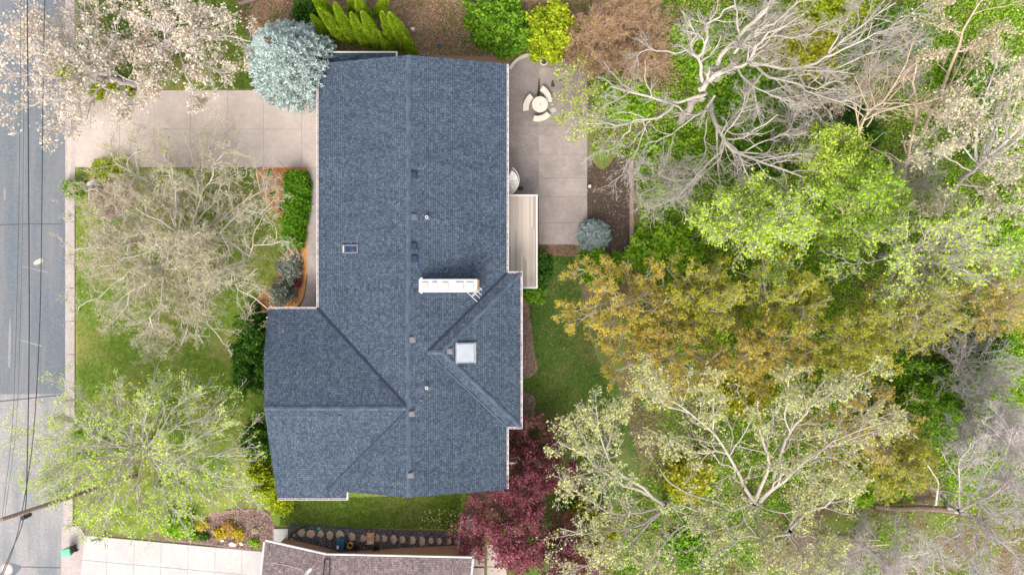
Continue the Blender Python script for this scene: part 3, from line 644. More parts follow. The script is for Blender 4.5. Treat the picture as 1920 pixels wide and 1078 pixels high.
# small skylight on the west slope, big domed one on the east wing
def sloped_box(mb, x0, x1, y0, y1, zf, h0, h1):
    mb.prism([(x0, y0, zf(x0) + h0), (x1, y0, zf(x1) + h0), (x1, y1, zf(x1) + h0), (x0, y1, zf(x0) + h0)], [(x0, y0, zf(x0) + h1), (x1, y0, zf(x1) + h1), (x1, y1, zf(x1) + h1), (x0, y1, zf(x0) + h1)])
p = on_roof(656.5, 467); x, y = p[0], p[1]; mb = MB(); hx, hy = 0.56, 0.28
for a, b, c, d in ((x - hx, x + hx, y - hy, y - hy + 0.07), (x - hx, x + hx, y + hy - 0.07, y + hy), (x - hx, x - hx + 0.18, y - hy + 0.07, y + hy - 0.07), (x + hx - 0.06, x + hx, y - hy + 0.07, y + hy - 0.07)): sloped_box(mb, a, b, c, d, zw, -0.05, 0.13)
sk = mb.build('skylight', 'vent_grey', house); mb = MB(); sloped_box(mb, x - hx + 0.18, x + hx - 0.06, y - hy + 0.07, y + hy - 0.07, zw, -0.02, 0.09); mb.build('pane', 'skylight_glass', sk)
mb = MB(); sloped_box(mb, x - hx + 0.1, x - hx + 0.17, y - hy + 0.07, y + hy - 0.07, zw, 0.1, 0.16); mb.build('flashing', 'cream_pad', sk)
zf = lambda q: ZE + (XEE - q) * S
p = on_roof(874, 661); x, y = p[0], p[1]; mb = MB(); h = 0.66
sloped_box(mb, x - h, x + h, y - h, y + h, zf, -0.05, 0.2); sk = mb.build('skylight', 'steel_grey', house)
mb = MB(); sloped_box(mb, x - h + 0.09, x + h - 0.12, y - h + 0.13, y + h - 0.05, zf, 0.15, 0.27); mb.build('dome', 'grey_plastic', sk, bevel=0.05)
for sx in (-1, 1):
    for sy in (-1, 1):
        mb = MB(); sloped_box(mb, x + sx * (h - 0.08) - 0.05, x + sx * (h - 0.08) + 0.05, y + sy * (h + 0.06) - 0.06, y + sy * (h + 0.06) + 0.06, zf, 0.0, 0.06); mb.build('bracket', 'vent_grey', sk)
# chimney chase with five flue caps
zt = 5.15; c0, c1 = W(785, 548, zt), W(897, 523, zt); mb = MB()
mb.box(c0[0] + 0.06, c1[0] - 0.06, c0[1] + 0.06, c1[1] - 0.06, 3.0, zt - 0.05); ch = mb.build('chimney', 'white_paint', house)
mb = MB(); mb.box(c0[0], c1[0] - 0.08, c0[1], c1[1], zt - 0.05, zt, 0.02); mb.build('coping', 'white_cap', ch)
mb = MB(); mb.box(c1[0] - 0.05, c1[0] + 0.04, c0[1] + 0.1, c1[1] - 0.04, 3.0, zt - 0.15); mb.build('edge_flashing', 'wood_siding', ch)
for i, (px, w) in enumerate(((797, 6), (815, 5), (835, 6), (862, 7.5), (881, 7.5))):
    q = W(px, 536, zt); hw = w * 0.0345; mb = MB(); mb.box(q[0] - hw, q[0] + hw, q[1] - 0.24, q[1] + 0.24, zt - 0.01, zt + 0.12 + 0.03 * (i % 2), 0.03)
    mb.build('flue_cap', 'cream_pad' if i in (0, 2) else ('white_paint' if i == 1 else 'cast_stone'), ch)
for py in (522, 549):
    q = W(790, py, zt); mb = MB(); mb.box(q[0] - 0.06, q[0] + 0.06, q[1] - 0.05, q[1] + 0.05, zt - 0.3, zt + 0.01); mb.build('lifting_lug', 'white_cap', ch)
# aerial fixed to the end of the chimney
mb = MB(); z = 5.35
mb.tube([W(876, 549, 4.6), W(876, 549, z)], 0.018, 5)
for a, b in (((876, 548), (895, 566)), ((885, 557), (903, 540)), ((889, 549), (900, 559)), ((894, 545), (903, 553)), ((884, 555), (892, 547)), ((899, 539), (904, 545))):
    mb.tube([W(*a, z), W(*b, z)], 0.02, 5)
mb.tube([W(889, 553, z), W(889, 553, 3.6)], 0.02, 5); mb.build('aerial', 'white_cap', house)

# ------------------------------------------------------------------ deck and spiral stair
dz = 0.2; d0, d1 = W(949, 541, dz + 0.95), W(1008, 365, dz + 0.95)
x0, x1, y0, y1 = -0.93, d1[0], d0[1], d1[1]
deck = thing('deck', 'narrow weathered wooden deck with white railing along the house', 'deck', ((x0 + x1) / 2, (y0 + y1) / 2, -DROP))
mb = MB(); n = int((x1 - x0) / 0.142); w = (x1 - x0) / n
rr = random.Random(4)
for i in range(n):
    c = y0 + (y1 - y0) * rr.uniform(0.25, 0.75)
    mb.box(x0 + i * w, x0 + (i + 1) * w - 0.012, y0, c - 0.004, dz - 0.04, dz); mb.box(x0 + i * w, x0 + (i + 1) * w - 0.012, c + 0.004, y1, dz - 0.04, dz)
mb.build('floor_boards', 'deck_boards', deck)
mb = MB(); mb.box(x0, x1, y0, y0 + 0.05, dz - 0.3, dz - 0.05); mb.box(x0, x1, y1 - 0.05, y1, dz - 0.3, dz - 0.05); mb.box(x1 - 0.05, x1, y0, y1, dz - 0.3, dz - 0.05)
for i in range(12): mb.box(x0, x1 - 0.06, y0 + 0.3 + i * (y1 - y0 - 0.6) / 11, y0 + 0.34 + i * (y1 - y0 - 0.6) / 11, dz - 0.25, dz - 0.05)
mb.build('joists', 'old_timber', deck)
mb = MB(); rz = dz + 0.95
for a in ((x1 - 0.1, x1, y0, y1), (0.15, x1 - 0.1, y0, y0 + 0.1), (x0, x1 - 0.1, y1 - 0.1, y1), ): mb.box(*a, rz - 0.045, rz)
for q in np.arange(y0 + 0.12, y1 - 0.1, 0.13): mb.box(x1 - 0.065, x1 - 0.035, q, q + 0.03, dz + 0.02, rz - 0.05)
for q in np.arange(x0 + 0.1, x1 - 0.12, 0.13): mb.box(q, q + 0.03, y1 - 0.065, y1 - 0.035, dz + 0.02, rz - 0.05)
for q in np.arange(0.2, x1 - 0.12, 0.13): mb.box(q, q + 0.03, y0 + 0.035, y0 + 0.065, dz + 0.02, rz - 0.05)
mb.build('railing', 'white_paint', deck)
for y in (y0 + 0.1, (y0 + y1) / 2, y1 - 0.1):
    mb = MB(); mb.box(x1 - 0.16, x1 - 0.04, y - 0.06, y + 0.06, -DROP, dz - 0.05); mb.build('post', 'old_timber', deck)
for (a, b) in (((1008, 368), (1016, 376)), ((1016, 376), (1010, 382)), ((1008, 447), (1017, 457))):
    mb = MB(); mb.tube([W(*a, -0.4), W(*b, -0.4)], 0.02, 5); mb.build('brace', 'old_timber', deck)
sx, sy = W(948, 341, 0.1)[:2]; R0 = 0.9
st = thing('spiral_staircase', 'white spiral staircase half hidden by the eave beside the wooden deck', 'staircase', (sx, sy, -DROP))
mb = MB(); mb.cyl((sx, sy), 0.06, -DROP, 1.25, 14); mb.build('centre_pole', 'white_paint', st)
for i in range(13):
    a0 = rad(95 + i * 25 - 1); a1 = a0 + rad(27); zt_ = -DROP + (i + 1) * (dz + DROP) / 13.0; mb = MB()
    arc = [(sx + R0 * math.cos(a0 + (a1 - a0) * t / 4), sy + R0 * math.sin(a0 + (a1 - a0) * t / 4)) for t in range(5)]
    q = [(sx + 0.05 * math.cos(a0), sy + 0.05 * math.sin(a0))] + arc
    mb.prism([(*v, zt_ - 0.04) for v in q], [(*v, zt_) for v in q]); mb.build('tread', 'stair_tread', st)
mb = MB(); pts = [(sx + (R0 + 0.04) * math.cos(rad(95 + t * 25)), sy + (R0 + 0.04) * math.sin(rad(95 + t * 25)), -DROP + 1.05 + t * (dz + DROP) / 13.0) for t in np.linspace(0, 13, 60)]
mb.tube(pts, 0.028, 6)
for p in pts[::2]: mb.tube([(p[0], p[1], p[2] - 0.95), p], 0.012, 4)
mb.build('handrail', 'white_paint', st)

# ------------------------------------------------------------------ patio furniture
zp = -DROP + 0.06; tc = W(1012.5, 196, zp + 0.72)
t = thing('patio_table', 'round cream stone patio table with a hole in its middle', 'table', (tc[0], tc[1], zp))
mb = MB(); mb.ring(tc, 0.575, 0.03, zp + 0.66, zp + 0.73, 40); mb.build('table_top', 'cast_stone', t, bevel=0.012)
mb = MB(); mb.cyl(tc, 0.3, zp, zp + 0.12, 20, 0.22); mb.cyl(tc, 0.16, zp + 0.12, zp + 0.66, 20, 0.2); mb.build('pedestal', 'cast_stone', t)
mb = MB(); mb.cyl(tc, 0.028, zp + 0.6, zp + 0.70, 12); mb.build('socket', 'black_metal', t)
for (px, py, dx, dy), lb in zip(((1025.3, 176.5, .87, -.49), (988.5, 192.5, -.93, -.36), (1015.8, 221, .29, .96)),
        ('curved cream stone bench nearest the dark stain on the patio', 'curved cream stone bench between the round table and the house eave', 'curved cream stone bench farthest from the patio planters')):
    c = W(px, py, zp + 0.44); a0 = math.atan2(-dy, dx); ri, ro = 0.91, 1.33; rc = 1.10
    o = (c[0] - rc * math.cos(a0), c[1] - rc * math.sin(a0))
    b = thing('curved_bench', lb, 'bench', (c[0], c[1], zp), 'curved stone benches around the patio table')
    P = lambda r, q: (o[0] + r * math.cos(q), o[1] + r * math.sin(q)); an = np.linspace(a0 - rad(31), a0 + rad(31), 13)
    q = [P(ro, s) for s in an] + [P(ri, s) for s in an[::-1]]; mb = MB(); mb.prism([(*v, zp + 0.36) for v in q], [(*v, zp + 0.44) for v in q]); mb.build('seat', 'cast_stone', b, bevel=0.012)
    for s in (-20, 20):
        e = P(rc, a0 + rad(s)); mb = MB(); mb.obox(e, (math.cos(a0 + rad(s)), math.sin(a0 + rad(s))), 0.14, 0.06, zp, zp + 0.36); mb.build('leg', 'cast_stone', b)
def pot(name, label, cat, px, py, r, h, m, fill='soil_dark', group=None, zb=None):
    g = G(px, py); zb = g[2] + 0.05 if zb is None else zb; c = W(px, py, zb + h)
    t = thing(name, label, cat, (c[0], c[1], zb), group)
    mb = MB(); mb.cyl(c, r * 0.72, zb, zb + h * 0.75, 20, r * 0.95); mb.ring(c, r, r * 0.8, zb + h * 0.7, zb + h, 24); mb.build('bowl', m, t)
    mb = MB(); mb.cyl(c, r * 0.8, zb + h * 0.7, zb + h * 0.85, 18); mb.build('soil', fill, t); return t
pot('planter', 'round stone planter at the patio edge under the yellow green shrub', 'planter', 1020, 115, 0.29, 0.45, 'cast_stone', group='round planters on the patio')
pot('planter', 'round stone planter at the outer patio corner with dark soil', 'planter', 1078, 115, 0.29, 0.45, 'cast_stone', group='round planters on the patio')
pot('flower_pot', 'small terracotta pot just beyond the right patio edge', 'pot', 1105, 144, 0.2, 0.3, 'terracotta', 'flagstone')
def stone(name, label, cat, pts, h, m, z0=None, group=None, seed=0, inset=0.05):
    w = [np.array(G(*p)) for p in pts]; c = sum(w) / len(w); z0 = terrain(c[0]) if z0 is None else z0
    mb = MB(); mb.prism([(v[0], v[1], z0) for v in w], [(v[0] - (v[0] - c[0]) * inset * 2, v[1] - (v[1] - c[1]) * inset * 2, z0 + h) for v in w])
    o = mb.build(name, m, loc=(c[0], c[1], z0)); return tag(o, label, cat, group)
stone('stone_block', 'pale flat stone block between the two round planters', 'stone', [(1034, 112), (1059, 112), (1060, 118), (1034, 118)], 0.35, 'cast_stone')
mb = MB(); pts = [G(*p) for p in ((949, 137), (957, 127), (966, 118), (977, 110), (990, 106), (1000, 104))]
def low_wall(name, label, pix, wd, h, m):
    P = catmull([G(*p) for p in pix], 16); mb = MB()
    for a, b in zip(P[:-1], P[1:]):
        d = (b - a)[:2]; L = np.linalg.norm(d); c = (a + b) / 2; mb.obox(c, d, L / 2 - 0.006, wd / 2, -DROP - 0.1, -DROP + h)
    c = P[len(P) // 2]; o = mb.build(name, m, loc=(c[0], c[1], -DROP)); return tag(o, label, 'wall')
low_wall('retaining_wall', 'low curved cream wall round the patio corner by the house', ((956, 131), (963, 121), (973, 112), (986, 106), (1000, 104)), 0.2, 0.3, 'cast_stone')
low_wall('retaining_wall', 'short pale curved wall in the leaf litter under the green shrub', ((965, 101), (974, 95), (986, 88)), 0.25, 0.3, 'kerb_concrete')
c = W(963, 349, 0); 
def lamp(px, py, label):
    c = W(px, py, -DROP + 0.5); t = thing('garden_lamp', label, 'lamp', (c[0], c[1], -DROP))
    mb = MB(); mb.cyl(c, 0.03, -DROP, -DROP + 0.4, 8); mb.build('post', 'black_metal', t)
    mb = MB(); mb.cyl(c, 0.14, -DROP + 0.36, -DROP + 0.5, 16, 0.10); mb.build('shade', 'white_cap', t)
lamp(1106, 349, 'small white round garden lamp on the soil beside the patio')
mb = MB(); a, b = G(1183, 300), G(1183, 462); mb.box(a[0] - 0.14, a[0] + 0.12, b[1], a[1], -DROP - 0.1, -DROP + 0.35); mb.box(a[0] + 0.13, a[0] + 0.19, b[1], a[1] + 0.5, -DROP - 0.1, -DROP + 0.28)
tag(mb.build('timber_edging', 'old_timber', loc=(a[0], (a[1] + b[1]) / 2, -DROP)), 'straight weathered timber edging between soil bed and woodland', 'edging')
mb = MB(); a, b = G(449, 10), G(498, -4); d = b - a; mb.obox((a + b) / 2, d, np.linalg.norm(d) / 2, 0.1, 0, 0.25)
tag(mb.build('timber_edging', 'old_timber', loc=tuple((a + b) / 2)), 'dark timber beam lying in leaves above the blue spruce', 'edging')
mb = MB(); a = G(1108, 543); mb.box(a[0], a[0] + 1.4, a[1] - 0.12, a[1] + 0.1, -DROP, -DROP + 0.2); tag(mb.build('timber_edging', 'old_timber', loc=(a[0] + 0.7, a[1], -DROP)), 'short brown timber at the foot of the juniper', 'edging')
# dark stain on the patio
drape('patio_stain', sm([(1033, 162), (1034, 154), (1037, 151), (1039, 157), (1041, 162), (1036, 164)], 3), 'soil_dark', 0.066)
drape('patio_stain', sm([(1042, 153), (1049, 150), (1057, 147), (1057, 151), (1050, 152.5), (1043, 155)], 3), 'tar', 0.0665)
drape('patio_stain', sm([(1010, 150), (1012, 150), (1012.5, 178), (1007, 180)], 3), 'soil_dark', 0.0665)
drape('patio_stain', sm([(1032, 205), (1040, 203), (1043, 209), (1037, 212), (1031, 210)], 3), 'white_concrete', 0.067)
stone('brick', 'small red brick lying on the pale patio below the benches', 'brick', [(1048, 227), (1053, 226), (1054, 233), (1049, 235)], 0.09, 'terracotta', z0=zp)
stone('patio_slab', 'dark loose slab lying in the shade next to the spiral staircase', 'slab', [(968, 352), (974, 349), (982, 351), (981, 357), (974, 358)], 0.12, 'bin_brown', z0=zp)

# ------------------------------------------------------------------ south side: flagstones, bins, neighbour's house
def zo(x, y): return 480 + x / 4.364, 960 + y / 4.364
fl = [(375, 160, 33, 34), (452, 170, 36, 36), (533, 172, 29, 30), (607, 183, 30, 40), (690, 182, 36, 36), (780, 193, 38, 36), (870, 208, 36, 32), (988, 206, 26, 32), (1045, 212, 32, 36), (1125, 216, 31, 40), (1197, 220, 30, 30), (1278, 227, 34, 34), (1355, 235, 32, 40), (1428, 230, 27, 28), (1497, 233, 29, 30), (1575, 236, 28, 26), (1638, 238, 22, 22), (290, 222, 17, 17), (312, 182, 15, 14)]
ordn = ['first', 'second', 'third', 'fourth', 'fifth', 'sixth', 'seventh', 'eighth', 'ninth', 'tenth', 'eleventh', 'twelfth', 'thirteenth', 'fourteenth', 'fifteenth', 'sixteenth', 'last']
rr = random.Random(9)
for i, (x, y, a, b) in enumerate(fl):
    k = rr.choice((6, 7, 8)); off = rr.uniform(0, 6)
    pts = [zo(x + a * 1.08 * math.cos(off + 6.283 * j / k) * rr.uniform(0.85, 1.12), y + 1.08 * b * math.sin(off + 6.283 * j / k) * rr.uniform(0.85, 1.12)) for j in range(k)]
    lb = ('%s tan flagstone from the left in the stepping row over dark gravel' % ordn[i]) if i < 17 else ('small tan stone inside the curved edging beside the white step' if i == 17 else 'tiny tan stone above the other by the curved edging')
    stone('flagstone', lb, 'flagstone', pts, 0.10, 'flagstone', group='flagstones in the gravel bed', inset=0.03)
def curved_edge():
    P = catmull([G(*zo(*p)) for p in ((250, 262), (268, 215), (310, 165), (355, 132), (405, 112))], 14); mb = MB()
    for a, b in zip(P[:-1], P[1:]): mb.obox((a + b) / 2, (b - a)[:2], np.linalg.norm((b - a)[:2]) / 2 + 0.005, 0.05, -1.0, terrain(a[0]) + 0.25)
    c = P[7]; tag(mb.build('metal_edging', 'bin_brown', loc=tuple(c)), 'curved dark brown edging round the left end of the gravel', 'edging')
curved_edge()
# neighbour's house
nz = 2.7
nh = thing('neighbour_house', 'neighbouring house with brown shingle roof and wood siding', 'house', (*W(690, 1120, 0)[:2], 0))
eA, eB, eC = W(497, 1015, nz), W(612, 1041, nz), W(885, 1047, nz)
rA, rB, rC = W(478, 1210, 4.3), W(600, 1215, 4.6), W(868, 1215, 4.6)
def nslab(pts, along):
    along = unit(along); n_ = unit(np.cross(pts[1] - pts[0], pts[2] - pts[0])); up = np.cross(n_, along)
    mb = MB(); mb.slab(pts, 0.16, along, up); mb.build('roof', 'shingle_brown', nh)
nslab([eA, rA, rB, eB], eB - eA); nslab([eB, rB, rC, eC], eC - eB)
def trim(p, q, w, h, name='fascia', up=0.0):
    d = (q - p); s = unit(np.cross(d, A(0, 0, 1))); mb = MB(); e = [p - s * w, q - s * w, q + s * w, p + s * w]
    mb.prism([v - A(0, 0, h) for v in e], [v + A(0, 0, up) for v in e]); mb.build(name, 'white_paint', nh)
o1 = A(0, 0.07, 0)
trim(eA + o1, eB + o1, 0.055, 0.17, 'gutter', -0.01); trim(eB + o1, eC + o1, 0.05, 0.17, 'gutter', -0.01)
trim(eA - A(0.06, 0, 0), rA - A(0.06, 0, 0), 0.06, 0.2, up=0.02); trim(eC + A(0.08, 0, 0), rC + A(0.08, 0, 0), 0.075, 0.2, up=0.02)
mb = MB(); wl = [(-16.7, -18.30), (-12.6, -19.15), (-3.0, -19.25), (-3.0, -24), (-16.9, -24)]
w0, w1, w2 = W(512, 1020, nz), W(618, 1046, nz), W(876, 1051, nz)
wl = [(w0[0], w0[1] - 0.42), (w1[0], w1[1] - 0.42), (w2[0], w2[1] - 0.42), (w2[0], -25), (w0[0] - 0.3, -25)]
mb.prism([(*p, -2.6) for p in wl], [(*p, nz - 0.05) for p in wl]); mb.build('wall', 'wood_siding', nh)
# the ladder-like frame, seam and satellite dish on that roof
def nroof(px, py):
    z = 3.2
    for _ in range(20):
        p = W(px, py, z); a, b, c = (eB, rB, rC) if px > 608 else (eA, rA, rB)
        n_ = np.cross(b - a, c - a); z = a[2] - ((p[0] - a[0]) * n_[0] + (p[1] - a[1]) * n_[1]) / n_[2]
    return W(px, py, z)
q = [nroof(609, 1047), nroof(619, 1047), nroof(617, 1100), nroof(605, 1100)]; mb = MB()
for a, b in zip(q, q[1:] + q[:1]): mb.tube([a + A(0, 0, .06), b + A(0, 0, .06)], 0.035, 5)
mb.build('roof_frame', 'bin_brown', nh)
mb = MB(); mb.tube([nroof(507, 1054) + A(0, 0, .012), nroof(540, 1060) + A(0, 0, .012), nroof(569, 1069) + A(0, 0, .012)], 0.012, 4); mb.build('cable', 'white_paint', nh)
p = nroof(578, 1069); ds = thing('satellite_dish', 'small white satellite dish on the brown roof', 'dish', tuple(p))
mb = MB(); mb.tube([p, p + A(0.05, 0.1, 0.5)], 0.025, 6); mb.tube([p + A(0.25, 0, 0), p + A(0.05, 0.05, 0.35)], 0.018, 5); mb.tube([p + A(-0.2, -0.1, 0), p + A(0.05, 0.05, 0.35)], 0.018, 5); mb.build('mast', 'steel_grey', ds)
def dish(c, nrm, r, m, parent, name):
    nrm = unit(np.array(nrm, float)); a = unit(np.cross(nrm, A(0, 0, 1))); b = np.cross(nrm, a); mb = MB(); rows = []
    for i in range(5):
        rr_ = r * i / 4; hh = 0.25 * rr_ * rr_ / r
        rows.append([c + nrm * hh + a * rr_ * math.cos(6.283 * k_ / 18) + b * rr_ * 1.1 * math.sin(6.283 * k_ / 18) for k_ in range(18)])
    for r0_, r1_ in zip(rows[:-1], rows[1:]):
        for k_ in range(18): e = [r0_[k_], r0_[(k_ + 1) % 18], r1_[(k_ + 1) % 18], r1_[k_]]; mb.prism([v - nrm * 0.012 for v in e], e)
    return mb.build(name, m, parent)
dish(p + A(0.08, 0.14, 0.55), (0.75, -0.5, 0.35), 0.3, 'white_cap', ds, 'reflector')
mb = MB(); c = p + A(0.08, 0.14, 0.55); mb.tube([c - A(0, 0, 0.25), c + A(0.38, -0.3, 0.05)], 0.014, 5); mb.box(*(v for pair in zip(c[:2] + A(0.34, -0.36, 0)[:2], c[:2] + A(0.46, -0.26, 0)[:2]) for v in pair), c[2], c[2] + 0.12); mb.build('feed_arm', 'steel_grey', ds)
# rubbish bins and clutter by the siding
def wheelie(px, py, label, mbody, mlid, ax, h=1.05, sc_=1.0, lid_open=False):
    g = G(px, py); c = W(px, py, g[2] + h); t = thing('rubbish_bin', label, 'bin', (c[0], c[1], g[2] + 0.05)); z = g[2] + 0.05
    ax = unit(np.array((*ax, 0.0))); pr = A(-ax[1], ax[0], 0); hx, hy = 0.36 * sc_, 0.29 * sc_
    def quad(f, zz, sh=0): return [tuple((A(*c[:2], zz) + ax * (sx_ * hx * f + sh) + pr * sy_ * hy * f)) for sx_, sy_ in ((-1, -1), (1, -1), (1, 1), (-1, 1))]
    mb = MB(); mb.prism(quad(0.72, z), quad(0.97, z + h * 0.9)); mb.build('body', mbody, t, bevel=0.03)
    mb = MB(); mb.prism(quad(1.06, z + h * 0.9), quad(0.95, z + h)); mb.prism(quad(0.5, z + h), quad(0.42, z + h + 0.03)); l = mb.build('lid', mlid, t, bevel=0.02)
    for s in (-1, 1):
        w = A(*c[:2], 0) - ax * hx * 0.75 + pr * s * hy * 0.8; mb = MB(); P = [(w + ax * 0.12 * math.cos(k_) + A(0, 0, z + 0.12 + 0.12 * math.sin(k_))) for k_ in np.linspace(0, 6.283, 15)[:-1]]
        mb.prism([v - pr * 0.03 for v in P], [v + pr * 0.03 for v in P]); mb.build('wheel', 'black_metal', t)
    mb = MB(); a = A(*c[:2], z + h * 0.93) - ax * (hx + 0.08); mb.tube([a - pr * hy * 0.8, a + pr * hy * 0.8], 0.022, 6); mb.build('handle', 'black_metal', t); return t, c, z + h
wheelie(123, 1036, 'dark wheeled bin with bright green lid standing at the kerb', 'bin_brown', 'bin_green', (-0.97, -0.2), 1.0, 0.85)
tb, c, zt_ = wheelie(637, 1021, 'dark teal wheeled bin standing against the wood siding', 'bin_teal', 'bin_teal', (0.15, 1), 1.1, 1.0)
mb = MB(); mb.box(c[0] - 0.2, c[0] - 0.05, c[1] - 0.25, c[1] - 0.02, zt_ + 0.03, zt_ + 0.045); mb.build('sticker', 'white_paint', tb)
def bucket(px, py, label, m, r, h, inner='bin_brown', name='bucket', cat='bucket'):
    g = G(px, py); z = g[2] + 0.05; c = W(px, py, z + h); t = thing(name, label, cat, (c[0], c[1], z)); mb = MB()
    for i in range(20):
        a, b = 6.283 * i / 20, 6.283 * (i + 1) / 20; Q = lambda rr_, q_: (c[0] + rr_ * math.cos(q_), c[1] + rr_ * math.sin(q_))
        mb.prism([(*Q(v, w_), z) for v, w_ in ((r * 0.7, a), (r * 0.78, a), (r * 0.78, b), (r * 0.7, b))], [(*Q(v, w_), z + h) for v, w_ in ((r * 0.86, a), (r, a), (r, b), (r * 0.86, b))])
    mb.build('shell', m, t); mb = MB(); mb.cyl(c, r * 0.75, z, z + h * 0.35, 16); mb.build('base', inner, t)
    mb = MB(); mb.tube([(c[0] + r * math.cos(q_), c[1] + r * math.sin(q_) * 0.5 + 0.02, z + h + 0.02) for q_ in np.linspace(0.1, 3.04, 10)], 0.01, 4); mb.build('handle', 'black_metal', t)
bucket(655.5, 1023, 'yellow bucket between the teal bin and a dark pot', 'yellow_plastic', 0.2, 0.4)
bucket(667.5, 1026, 'dark round pot to the right of the yellow bucket', 'bin_brown', 0.22, 0.4, 'soil_dark', 'plant_pot', 'pot')
bucket(705.5, 1028, 'dark round pot to the right of the brown stand', 'bin_brown', 0.24, 0.4, 'soil_dark', 'plant_pot', 'pot')
bucket(685.0, 1024, 'low square dark pot in the gap between two dark pots', 'old_timber', 0.15, 0.3, 'soil_dark', 'plant_pot', 'pot')
g = G(694, 1012); z = g[2] + 0.05; c = W(694, 1010, z + 0.6)
t = thing('plant_stand', 'brown wooden stand with a white star ornament on it', 'stand', (c[0], c[1], z))
mb = MB(); mb.box(c[0] - 0.26, c[0] + 0.26, c[1] - 0.4, c[1] + 0.42, z + 0.5, z + 0.58); mb.build('top', 'terracotta', t, bevel=0.02)
for a in (-0.2, 0.2):
    for b in (-0.32, 0.34): mb = MB(); mb.box(c[0] + a - 0.03, c[0] + a + 0.03, c[1] + b - 0.03, c[1] + b + 0.03, z, z + 0.5); mb.build('leg', 'terracotta', t)
mb = MB(); mb.cyl((c[0], c[1] + 0.22), 0.13, z + 0.58, z + 0.68, 14, 0.09); mb.build('knob', 'flagstone', t)
sp = [(c[0] + (0.19 if i % 2 == 0 else 0.075) * math.cos(i * math.pi / 5 + 1.57), c[1] - 0.25 + (0.19 if i % 2 == 0 else 0.075) * math.sin(i * math.pi / 5 + 1.57)) for i in range(10)]
mb = MB(); mb.prism([(*p_, z + 0.58) for p_ in sp], [(*p_, z + 0.62) for p_ in sp]); mb.build('star', 'white_cap', t)
g = G(598, 990); mb = MB(); mb.cyl(g, 0.13, g[2] + 0.04, g[2] + 0.2, 12, 0.05); tag(mb.build('glazed_ornament', 'teal_glaze', loc=tuple(g)), 'small teal glazed ornament in the gravel above the flagstones', 'ornament')
# white rail fence at the right end of the gravel
a, b = G(867, 962), G(858, 1042); fe = thing('fence', 'thin white rail fence closing the right end of the gravel bed', 'fence', tuple((a + b) / 2))
mb = MB(); d = b - a; mb.obox((a + b) / 2, d, np.linalg.norm(d[:2]) / 2, 0.045, -0.95, -0.87); mb.obox((a + b) / 2, d, np.linalg.norm(d[:2]) / 2, 0.02, -1.4, -1.32); mb.build('rail', 'white_paint', fe)
for s in np.linspace(0.02, 0.98, 5): q = a + d * s; mb = MB(); mb.obox(q, d, 0.05, 0.05, -2.3, -0.85); mb.build('post', 'white_paint', fe)
mb = MB(); q = W(851, 1036, -0.6); mb.box(q[0] - 0.2, q[0] + 0.2, q[1] - 0.15, q[1] + 0.15, -2.2, -0.6); tag(mb.build('timber_box', 'old_timber', loc=(q[0], q[1], -2.2)), 'small dark timber box at the end of the wood siding', 'box')
q = G(884, 975); mb = MB(); mb.box(q[0] - 0.35, q[0] + 0.45, q[1] - 0.9, q[1] + 0.5, -2.2, -1.35, 0.04); ac = mb.build('air_conditioner', 'steel_grey', loc=(q[0], q[1], -2.2), bevel=0.03); tag(ac, 'grey air conditioner box under the edge of the crimson tree', 'air conditioner')

# ------------------------------------------------------------------ roadside
c0 = G(13, 1067)
mb = MB(); mb.cyl(c0, 0.36, 0.0, 0.05, 28); mh = mb.build('manhole_cover', 'cover_pink', loc=tuple(c0)); tag(mh, 'round pinkish manhole cover in the road at lower left', 'manhole cover')
mb = MB(); mb.ring(c0, 0.46, 0.37, 0.0, 0.055, 28); mb.build('rim', 'kerb_concrete', mh)
def mailbox(px, py, label, m, mp, ang, z=1.05):
    c = W(px, py, z + 0.2); t = thing('mailbox', label, 'mailbox', (c[0], c[1], 0)); d = A(math.cos(ang), math.sin(ang), 0); s = A(-d[1], d[0], 0)
    mb = MB(); n = 8; prof = [(-0.13, 0)] + [(0.13 * -math.cos(math.pi * i / n), 0.14 + 0.11 * math.sin(math.pi * i / n)) for i in range(n + 1)] + [(0.13, 0)]
    P = [c * A(1, 1, 0) + s * u + A(0, 0, z + v) for u, v in prof]
    mb.prism([p_ - d * 0.28 for p_ in P], [p_ + d * 0.28 for p_ in P]); mb.build('box', m, t)
    mb = MB(); mb.obox(c, d, 0.05, 0.05, 0, z - 0.05); mb.obox(c, d, 0.35, 0.08, z - 0.05, z); mb.build('post', mp, t); return t, c
mailbox(170, 342, 'white mailbox on a post at the driveway entrance under bare twigs', 'white_cap', 'white_paint', 0.5)
mailbox(178, 1014, 'grey mailbox on a dark post beside the white neighbour driveway', 'steel_grey', 'bin_brown', 0.3)
a, b = G(178, 356), G(188, 372); mb = MB()
for q in (0, 0.5):
    mb.tube([a + A(q, 0, 0), a + A(q, 0, 0.8)], 0.04, 6); mb.tube([a + A(q, 0, 0.75), a + A(q, -0.75, 0.75)], 0.035, 6); mb.tube([a + A(q, -0.75, 0), a + A(q, -0.75, 0.8)], 0.04, 6)
tag(mb.build('bed_rack', 'white_paint', loc=tuple(a)), 'low white pipe rack in the mulch below the white mailbox', 'rack')
